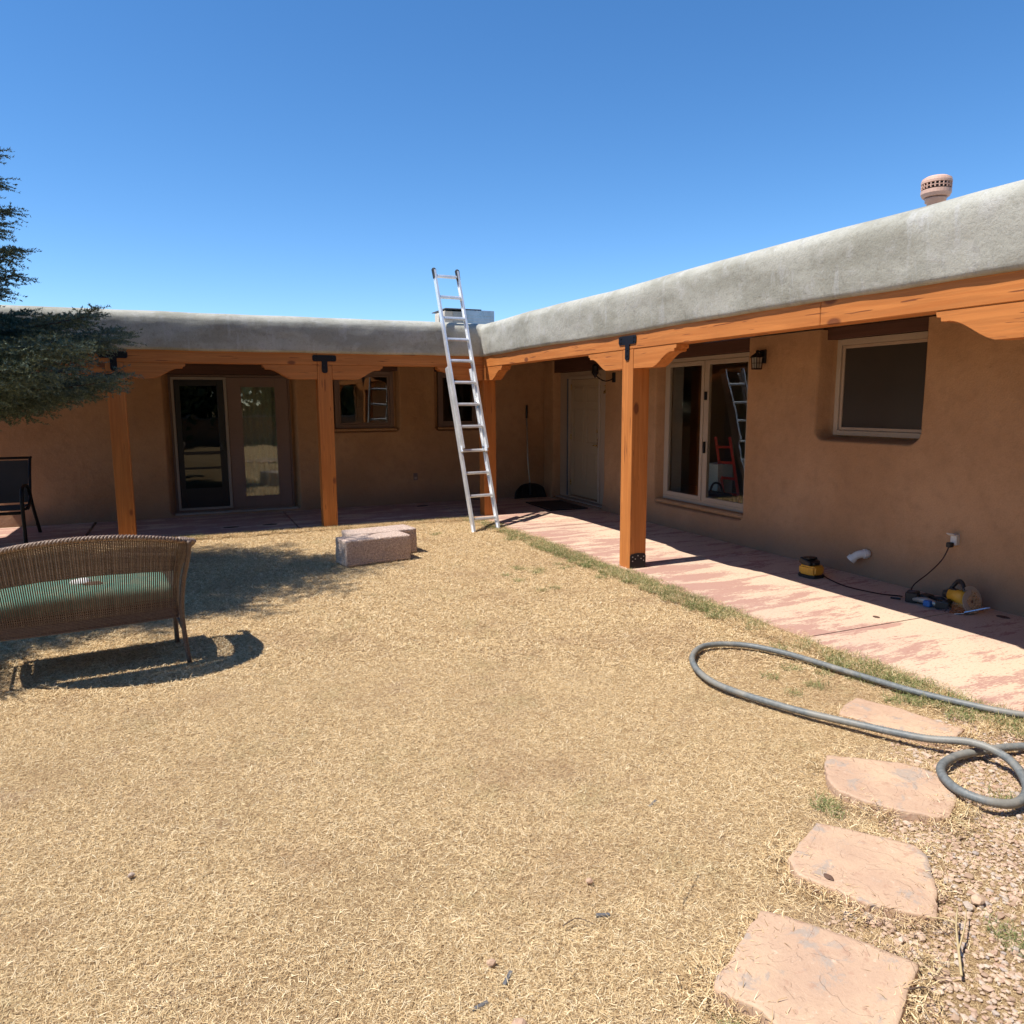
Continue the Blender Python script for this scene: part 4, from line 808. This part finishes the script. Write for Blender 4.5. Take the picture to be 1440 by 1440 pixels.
# ------------------------------------------------------------------ lawn of dry blades, gravel
def gn_scatter(name, pts, patches, mat, label, cat, scale_rng=(.85, 1.2)):
    me = bpy.data.meshes.new(name); me.from_pydata([tuple(p) for p in pts], [], []); me.update(); me.materials.append(MAT[mat])
    at = me.attributes.new('rz', 'FLOAT', 'POINT'); at.data.foreach_set('value', rng.uniform(0, 2*pi, len(pts)).astype(np.float32))
    at = me.attributes.new('sc', 'FLOAT', 'POINT'); at.data.foreach_set('value', rng.uniform(*scale_rng, len(pts)).astype(np.float32))
    at = me.attributes.new('pick', 'INT', 'POINT'); at.data.foreach_set('value', rng.integers(0, len(patches), len(pts)).astype(np.int32))
    o = bpy.data.objects.new(name, me); COL.objects.link(o)
    ng = bpy.data.node_groups.new(name, 'GeometryNodeTree'); ng.interface.new_socket('Geometry', in_out='INPUT', socket_type='NodeSocketGeometry'); ng.interface.new_socket('Geometry', in_out='OUTPUT', socket_type='NodeSocketGeometry')
    N = ng.nodes; Lk = ng.links.new; gi = N.new('NodeGroupInput'); go = N.new('NodeGroupOutput'); jn = N.new('GeometryNodeJoinGeometry')
    def na(nm, ty='FLOAT'): a = N.new('GeometryNodeInputNamedAttribute'); a.data_type = ty; a.inputs[0].default_value = nm; return a.outputs[0]
    for i, pm in enumerate(patches):
        po = bpy.data.objects.new(name+'_patch', pm); pm.materials.append(MAT[mat]) if not pm.materials else None
        oi = N.new('GeometryNodeObjectInfo'); oi.inputs[0].default_value = po
        ip = N.new('GeometryNodeInstanceOnPoints'); cmpn = N.new('FunctionNodeCompare'); cmpn.data_type = 'INT'; cmpn.operation = 'EQUAL'
        Lk(na('pick', 'INT'), cmpn.inputs[2]); cmpn.inputs[3].default_value = i
        cx = N.new('ShaderNodeCombineXYZ'); Lk(na('rz'), cx.inputs[2]); er = N.new('FunctionNodeEulerToRotation'); Lk(cx.outputs[0], er.inputs[0])
        Lk(gi.outputs[0], ip.inputs['Points']); Lk(cmpn.outputs[0], ip.inputs['Selection']); Lk(oi.outputs['Geometry'], ip.inputs['Instance']); Lk(er.outputs[0], ip.inputs['Rotation']); Lk(na('sc'), ip.inputs['Scale'])
        Lk(ip.outputs[0], jn.inputs[0])
    Lk(jn.outputs[0], go.inputs[0]); md = o.modifiers.new('scatter', 'NODES'); md.node_group = ng
    return tag(o, label, cat, kind='stuff')
def blade_patch(name, n, rad, lmin, lmax, wmin, wmax, tilt, curl, zbase=-.004):
    r = rad*np.sqrt(rng.uniform(0, 1, n))*(.75+.5*rng.uniform(0, 1, n)); th = rng.uniform(0, 2*pi, n); x = r*np.cos(th); y = r*np.sin(th)
    L_ = rng.uniform(lmin, lmax, n); w_ = rng.uniform(wmin, wmax, n); az = rng.uniform(0, 2*pi, n); el = np.abs(rng.normal(tilt[0], tilt[1], n)); cu = rng.normal(0, curl, n)
    el = np.clip(el, 0.02, 1.5); V = np.zeros((n, 6, 3)); p = np.stack([x, y, np.full(n, zbase)+rng.uniform(0, .006, n)], 1); a = az.copy(); e = el.copy()
    for k in range(3):
        side_ = np.stack([-np.sin(a), np.cos(a), np.zeros(n)], 1)*(w_*(1, .8, .25)[k]/2)[:, None]
        V[:, 2*k] = p-side_; V[:, 2*k+1] = p+side_; V[:, 2*k+1, 2] += rng.uniform(-.5, .5, n)*w_
        p = p+np.stack([np.cos(a)*np.cos(e), np.sin(a)*np.cos(e), np.sin(e)], 1)*(L_/2)[:, None]; a = a+cu; e = e*rng.uniform(-.2, .9, n)
    V = V.reshape(-1, 3); b = np.arange(n)*6; Fc = np.concatenate([np.stack([b, b+1, b+3, b+2], 1), np.stack([b+2, b+3, b+5, b+4], 1)])
    me = bpy.data.meshes.new(name); me.from_pydata(V.tolist(), [], Fc.tolist()); me.update(); return me
def gravelness(x, y):
    # grows to the lower right of the stepping stones
    a = np.array([1.45, 1.25]); b = np.array([3.35, 2.45]); d = (b-a)/np.linalg.norm(b-a); s = (x-a[0])*d[1]-(y-a[1])*d[0]; return s+.16*nz(x*2.2, y*2.2, 0, 9)+.06*nz(x*7, y*7, 0, 9)
near = [blade_patch('near_thatch', 1050, .26, .012, .038, .0009, .0021, (.14, .24), 1.0) for _ in range(4)]
far = [blade_patch('far_thatch', 520, .26, .018, .046, .0020, .0040, (.20, .26), .9) for _ in range(3)]
pn, pf = [], []
st_ = .125
for x in np.arange(-7.5, 3.95, st_):
    for y in np.arange(-2.5, 9.95, st_):
        xx = x+rng.uniform(-.06, .06); yy = y+rng.uniform(-.06, .06)
        if xx > slab_edge_x(yy)-.19 and yy < 9.6: continue
        if yy > slab_edge_y(xx)-.19: continue
        d = math.hypot(xx, yy)
        if yy < .4 and rng.uniform() < .7: continue
        gq = gravelness(xx, yy)
        if gq > .10 and rng.uniform() < .72: continue
        if nz(xx*1.7, yy*1.7, 0, 31)+.5*nz(xx*5, yy*5, 0, 32) > .42 and rng.uniform() < .86: continue
        if d < 4.6:
            (pn).append((xx, yy, ground_z(xx, yy)))
        elif rng.uniform() < .75: pf.append((xx, yy, ground_z(xx, yy)))
# keep the blades off the stones
pn = [p for p in pn if not on_stone(p[0], p[1], .12)]
gn_scatter('dry_grass', pn, near, 'straw', 'dry straw coloured lawn grass of the foreground', 'grass'); gn_scatter('dry_grass', pf, far, 'straw', 'dry straw coloured lawn grass farther into the yard', 'grass')
# fringe that laps over the slab edge, partly green
fr_s = [blade_patch('fringe', 120, .07, .02, .05, .0016, .003, (.45, .35), .5) for _ in range(3)]
fr_g = [blade_patch('green_fringe', 70, .055, .02, .06, .0018, .0032, (.7, .35), .5) for _ in range(3)]
ps, pg = [], []
for y in np.arange(-2, 9.7, .035):
    for k in range(3): xx = slab_edge_x(y)+rng.normal(-.07, .06); ps.append((min(xx, slab_edge_x(y)+.02), y+rng.uniform(-.03, .03), -.012))
    dens = smooth01((nz(y*.9, 2.2, 0, 12)+.35)/.5)*(1 if y < 7.6 else .45)*1.15
    for k in range(3):
        if rng.uniform() < dens: pg.append((slab_edge_x(y)+min(.02, rng.normal(-.09, .075)), y+rng.uniform(-.03, .03), -.012))
for x in np.arange(-3.8, 3.65, .035):
    for k in range(3): ps.append((x+rng.uniform(-.02, .02), slab_edge_y(x)+min(.02, rng.normal(-.07, .06)), -.012))
    if rng.uniform() < .25: pg.append((x, slab_edge_y(x)-abs(rng.normal(0, .06)), -.012))
for _ in range(130):      # thin green growth scattered where the lawn is still alive
    x, y = rng.uniform(2.7, 3.75), rng.uniform(1.2, 9)
    if nz(x*1.3, y*1.3, 0, 15) > .12 and not on_stone(x, y, .08): pg.append((x, y, ground_z(x, y)+.004))
for (px_, py_) in ((2.30, 2.05), (2.75, 1.45), (1.18, 1.32), (2.2, 1.25)):
    for k in range(3): pg.append((px_+rng.normal(0, .03), py_+rng.normal(0, .03), ground_z(px_, py_)+.002))
for (p0_, p1_) in [(q[i], q[(i+1) % len(q)]) for q, _ in stones for i in range(len(q))]:
    for tq in np.linspace(0, 1, 5):
        if rng.uniform() < .22: ps.append((p0_[0]*(1-tq)+p1_[0]*tq+rng.normal(0, .015), p0_[1]*(1-tq)+p1_[1]*tq+rng.normal(0, .015), -.005))
gn_scatter('edge_grass', ps, fr_s, 'straw', 'ragged dry grass lapping over the slab edge', 'grass'); gn_scatter('green_grass', pg, fr_g, 'green_blade', 'thin green grass along the walkway edge', 'grass')
# gravel
ico = bmesh.new(); bmesh.ops.create_icosphere(ico, subdivisions=1, radius=1); iv = np.array([v_.co[:] for v_ in ico.verts]); jf = np.array([[v_.index for v_ in f.verts] for f in ico.faces]); ico.free()
V = []; Fc = []; cnt = 0
for _ in range(46000):
    x, y = rng.uniform(1.1, 4.6), rng.uniform(.2, 3.2)
    gq = gravelness(x, y); pr_ = 0 if gq < -.06 else min(1, .12+(gq+.06)*5)
    if x > slab_edge_x(y)-.01 or rng.uniform() > pr_ or on_stone(x, y, .02): continue
    s = rng.choice([.006, .008, .010, .013, .017], p=[.50, .30, .14, .05, .01])*rng.uniform(.8, 1.15)
    q = iv*(1+.30*rng.uniform(-1, 1, (len(iv), 1))); q = q*np.array([s*rng.uniform(.8, 1.35), s*rng.uniform(.7, 1.0), s*rng.uniform(.4, .75)]); a = rng.uniform(0, 2*pi); q = np.stack([q[:, 0]*cos(a)-q[:, 1]*sin(a), q[:, 0]*sin(a)+q[:, 1]*cos(a), q[:, 2]], 1)
    V.append(q+np.array([x, y, ground_z(x, y)+.002+s*.25])); Fc.append(jf+cnt*len(iv)); cnt += 1
me = bpy.data.meshes.new('gravel'); me.from_pydata(np.concatenate(V).tolist(), [], np.concatenate(Fc).tolist()); me.update()
tag(link('gravel', me, 'gravel'), 'peach coloured gravel between and right of the stepping stones', 'gravel', kind='stuff')

# loose things on the lawn ---------------------------------------------------
def rock(c, s, mat, label, seed, name='pebble', cat='stone', group=None):
    bm = bmesh.new(); bmesh.ops.create_icosphere(bm, subdivisions=2, radius=1)
    for v_ in bm.verts: v_.co = Vector((v_.co.x*s[0], v_.co.y*s[1], v_.co.z*s[2]))*(1+.25*nz(v_.co.x*1.5, v_.co.y*1.5, v_.co.z*1.5, seed))
    me = bpy.data.meshes.new(name); bm.to_mesh(me); bm.free(); o = link(name, me, mat, None, c); return tag(o, label, cat, group)
def gpt(px, py, z=0.):
    d = M.T @ np.array([px-720, py-720, F]); t = (z-EYE)/d[2]; return np.array([0, 0, EYE])+d*t
for i, (px_, py_, s_, lab) in enumerate(((829, 1235, .013, 'small round reddish stone in the dry grass, right of the middle'), (691, 1349, .014, 'small pinkish stone in the dry grass near the bottom'), (730, 1437, .022, 'flat orange stone chip cut by the bottom edge'), (184, 1227, .012, 'tiny pale pebble in the grass at the lower left'), (1375, 1262, .022, 'pale lump of stone in the grass right of the third flag'))):
    p = gpt(px_, py_); rock((p[0], p[1], -.010), (s_, s_*.85, s_*.7), 'sandstone', lab, i)
for i, (px_, py_, L_, a, lab) in enumerate(((918, 1123, .06, 60, 'short dark edging scrap in the dry grass left of the flags'), (714, 1366, .055, 75, 'dark plastic scrap near the bottom next to the pinkish stone'), (675, 1405, .05, 40, 'thin grey scrap in the grass near the bottom edge'), (848, 1278, .045, 10, 'small dark scrap below the round reddish stone'))):
    p = gpt(px_, py_); o = box('edging_scrap', (p[0]-L_/2, p[1]-.006, -.030), (p[0]+L_/2, p[1]+.006, -.017), 'black_strip', None, .002, rot=Matrix.Rotation(radians(a-30), 3, 'Z')); tag(o, lab, 'scrap')
def twig(pts, r, label, mat='twig', branches=()):
    t = MB(); P_ = spline([tuple(gpt(px_, py_)[:2])+(z,) for px_, py_, z in pts], 5); t.tube(P_, np.linspace(r, r*.5, len(P_)), 6)
    for b in branches: Q_ = spline([tuple(gpt(px_, py_)[:2])+(z,) for px_, py_, z in b], 4); t.tube(Q_, np.linspace(r*.7, r*.3, len(Q_)), 5)
    return tag(t.build('twig', mat, None, True), label, 'twig')
twig([(1352, 1372, .0), (1348, 1345, .012), (1344, 1310, .018), (1346, 1285, .02)], .0042, 'forked straw coloured stalk standing on gravel beside the flags', 'twig', [[(1348, 1340, .012), (1356, 1310, .02), (1358, 1286, .022)], [(1345, 1305, .015), (1325, 1297, .012), (1303, 1294, .01)]])
twig([(1278, 1394, .006), (1295, 1393, .01), (1312, 1392, .004)], .0028, 'short grey twig against the right side of the nearest flag', 'bark')
twig([(955, 1263, .008), (968, 1240, .01), (978, 1222, .008)], .0022, 'thin curved straw left of the orange flag', 'twig')
twig([(792, 1300, -.004), (812, 1292, .002), (838, 1299, -.004)], .0018, 'dark thin twig in the dry grass below centre', 'bark')
for i, (px_, py_, lab) in enumerate(((1165, 1234, 'brown curled leaf on the orange flag'), (1410, 868, 'dark bark flake on the shaded slab near the right edge'), (1232, 868, 'tiny dark flake on the slab left of the adapter'))):
    p = gpt(px_, py_, .01 if i == 0 else 0); rock((p[0], p[1], .013 if i == 0 else .004), (.012, .02, .005) if i == 0 else (.03, .05, .006) if i == 1 else (.02, .03, .004), 'dead_leaf', lab, i+20, 'dry_leaf', 'leaf')
for i, (px_, py_, lab) in enumerate(((594, 712, 'dark stick fragment on the shaded patio under the left window wall'), (325, 742, 'dark wood scrap on the shaded patio in front of the patio doors'), (380, 738, 'small dark wood scrap right of the other one before the patio doors'))):
    p = gpt(px_, py_); rock((p[0], p[1], .006), (.10, .03, .008), 'wood_chip', lab, i+30, 'wood_scrap', 'scrap')

# ------------------------------------------------------------------ spruce at the left
sp_ = thing('spruce_tree', (-3.25, 7.45, 0), 'dark spruce tree whose needled boughs reach in from the left edge', 'tree')
TX, TY, TH = -3.25, 7.45, 9.4
MB().tube([(TX+.03*sin(z), TY+.03*cos(z*1.3), z-.1) for z in np.linspace(0, TH, 14)], np.linspace(.20, .02, 14), 12).build('trunk', 'bark', sp_, True)
segs = []       # (p0, p1, needle length, density)
wood_mb = MB()
r2 = np.random.default_rng(21)
def bough(z0, az, L_, rise, droop, fine):
    n = max(8, int(L_/.09)); d = np.array([cos(az), sin(az), rise]); p = np.array([TX, TY, z0]); pts = [p.copy()]
    for k in range(n):
        t = k/n; d2 = np.array([cos(az+.10*sin(t*5+z0)), sin(az+.10*sin(t*5+z0)), rise-droop*sin(t*pi*.75)+.35*t*t]); d2 /= np.linalg.norm(d2); p = p+d2*L_/n
        pts.append(p.copy())
    pts = np.array(pts); wood_mb.tube(pts, np.linspace(.022, .004, len(pts))*min(1.3, L_/1.6), 5, caps=False)
    for k in range(int(n*.18), n):
        t = k/n; T = pts[k+1]-pts[k]; T /= np.linalg.norm(T); S = np.cross(T, [0, 0, 1.]); S /= np.linalg.norm(S)+1e-9
        segs.append((pts[k], pts[k+1], fine))
        for sg in (-1, 1):
            for rep in range(3 if fine else 2):
                ll = min(.62, L_*(.30*(1-t)+.075))*r2.uniform(.7, 1.15); a = radians(r2.uniform(42, 62)); base = pts[k]+(pts[k+1]-pts[k])*r2.uniform()
                D = T*cos(a)+S*sg*sin(a)+np.array([0, 0, r2.uniform(-.45, .22)]); D /= np.linalg.norm(D); m_ = max(2, int(ll/.07)); q = base.copy(); prev = q.copy()
                for j in range(m_):
                    D = D+np.array([0, 0, -.05+.07*(j/m_)])+r2.normal(0, .05, 3); D /= np.linalg.norm(D); q2 = q+D*ll/m_; segs.append((q, q2, fine))
                    if j < m_-1 and fine:
                        S2 = np.cross(D, [0, 0, 1.]); S2 /= np.linalg.norm(S2)+1e-9
                        for s2 in (-1, 1):
                            if r2.uniform() < .95:
                                E = D*.7+S2*s2*.75+np.array([0, 0, r2.uniform(-.25, .2)]); E /= np.linalg.norm(E); l2 = r2.uniform(.06, .15); segs.append((q2, q2+E*l2, fine))
                    q = q2
zz = 1.62
def reach(z): return float(np.interp(z, [1.4, 1.8, 2.0, 2.2, 2.55, 3.0, 3.5, 3.9, 4.6, 5.4, 7, 9], [2.6, 2.82, 2.84, 2.35, 1.95, 2.08, 1.95, 1.72, 1.80, 1.95, 1.5, .2]))
while zz < TH-.3:
    low = zz < 2.75; nb = 13 if low else 12 if zz < 3.9 else 8 if zz < 5 else 6; a0 = r2.uniform(0, 2*pi)
    for k in range(nb):
        az = a0+k*2*pi/nb+r2.normal(0, .15); L_ = reach(zz)*r2.uniform(.80, 1.06)
        if zz < 3.2 and sin(az) > .2: L_ = min(L_, 2.1/max(.2, sin(az)))         # boughs stop short of the porch roof
        fine = cos(az) > -.15 and zz < 4.3
        bough(zz+(r2.uniform(-.16, .16) if zz > 1.7 else r2.uniform(-.04, .2)), az, L_, .20, .38 if low else .30, fine)
    zz += .17 if low else .21 if zz < 6 else .34
for z_, a_, l_ in ((1.50, .02, 2.50), (1.55, .20, 2.62), (1.62, -.15, 2.55), (1.90, .10, 2.72), (1.98, .25, 2.80), (2.05, -.05, 2.62), (2.12, .18, 2.55), (2.36, -.12, 1.96), (2.46, .12, 2.06), (2.56, -.02, 2.04), (2.66, .10, 2.08), (2.74, -.08, 2.02), (3.16, -.03, 2.03)): bough(z_, a_, l_, .20, .28, True)
wood_mb.build('branches', 'bark', sp_, True)['kind'] = 'stuff'
# needles on every segment
A0 = np.array([s[0] for s in segs]); A1 = np.array([s[1] for s in segs]); fi = np.array([s[2] for s in segs])
def needles(A0, A1, per_m, ln, wd, name):
    L_ = np.linalg.norm(A1-A0, axis=1); cnt = np.maximum(2, (L_*per_m).astype(int)); idx = np.repeat(np.arange(len(L_)), cnt); t = r2.uniform(0, 1.08, len(idx)); T = (A1-A0)/L_[:, None]; T = T[idx]; P_ = A0[idx]+(A1-A0)[idx]*t[:, None]
    rv = r2.normal(0, 1, (len(idx), 3)); rv[:, 2] += .5; N_ = rv-T*(rv*T).sum(1)[:, None]; N_ /= np.linalg.norm(N_, axis=1)[:, None]; D = T*.62+N_*.78; l_ = ln*r2.uniform(.75, 1.2, len(idx)); B = np.cross(D, N_+r2.normal(0, .4, N_.shape)); B /= np.linalg.norm(B, axis=1)[:, None]
    V = np.stack([P_-B*wd/2, P_+B*wd/2, P_+D*l_[:, None]+B*wd*.1], 1).reshape(-1, 3); b = np.arange(len(idx))*3; Fc = np.stack([b, b+1, b+2], 1); off = np.array(wloc(sp_)); me = bpy.data.meshes.new(name)
    me.vertices.add(len(V)); me.vertices.foreach_set('co', (V-off).ravel()); me.loops.add(len(V)); me.loops.foreach_set('vertex_index', Fc.ravel().astype(np.int32)); me.polygons.add(len(Fc)); me.polygons.foreach_set('loop_start', (b).astype(np.int32)); me.polygons.foreach_set('loop_total', np.full(len(Fc), 3, np.int32)); me.update(calc_edges=True)
    o = link(name, me, 'needles', sp_); o['kind'] = 'stuff'; print(name, len(Fc)); return o
if True:
    needles(A0[fi], A1[fi], 190, .023, .0085, 'needle_crown')
    needles(A0[~fi], A1[~fi], 90, .055, .016, 'back_needle_crown')

# ------------------------------------------------------------------ what the windows mirror: the far side of the yard, behind the camera
gw = thing('garden_wall', (0, -9.5, 0), 'low adobe garden wall closing the yard opposite the house', 'wall')
box('wall_body', (-16, -9.7, -.1), (12, -9.4, 1.05), 'stucco', gw, .08, 3); box('wall_cap', (-16, -9.74, 1.052), (12, -9.36, 1.13), 'parapet', gw, .03, 2)
def broad_tree(x, y, h_, label, seed):
    t = thing('broadleaf_tree', (x, y, 0), label, 'tree', 'trees beyond the garden wall'); r = np.random.default_rng(seed)
    mb = MB(); mb.tube([(x, y, -.1), (x+.1, y, h_*.3), (x, y+.1, h_*.6)], [.22, .16, .07], 8)
    for k in range(6): a = k*1.05; mb.tube([(x, y, h_*.28), (x+cos(a)*h_*.15, y+sin(a)*h_*.15, h_*.5), (x+cos(a)*h_*.24, y+sin(a)*h_*.24, h_*.72)], [.10, .06, .02], 6)
    mb.build('trunk', 'bark', t, True); n = 42000; cl = r.normal(0, 1, (70, 3)); cl = cl/np.linalg.norm(cl, axis=1)[:, None]*r.uniform(.4, 1, (70, 1)); cl = cl*np.array([h_*.29, h_*.20, h_*.46])+np.array([x, y, h_*.46])
    P_ = cl[r.integers(0, 70, n)]+r.normal(0, h_*.06, (n, 3)); a = r.normal(0, 1, (n, 3)); a /= np.linalg.norm(a, axis=1)[:, None]; b = np.cross(a, r.normal(0, 1, (n, 3))); b /= np.linalg.norm(b, axis=1)[:, None]; s_ = .20
    V = np.stack([P_-a*s_, P_+b*s_*.5, P_+a*s_, P_-b*s_*.5], 1).reshape(-1, 3); q = np.arange(n)*4
    pyd('crown', V, np.stack([q, q+1, q+2, q+3], 1), 'leaves', t)['kind'] = 'stuff'
for i, (x, h_) in enumerate(((-10.5, 12), (-5.6, 13.5), (-1.2, 12.5), (3.4, 13.5), (8.2, 12))): broad_tree(x, -12.0+.6*(i % 2), h_, ('leftmost', 'second from left', 'middle', 'second from right', 'rightmost')[i]+' broadleaf tree beyond the garden wall behind the viewer', 50+i)
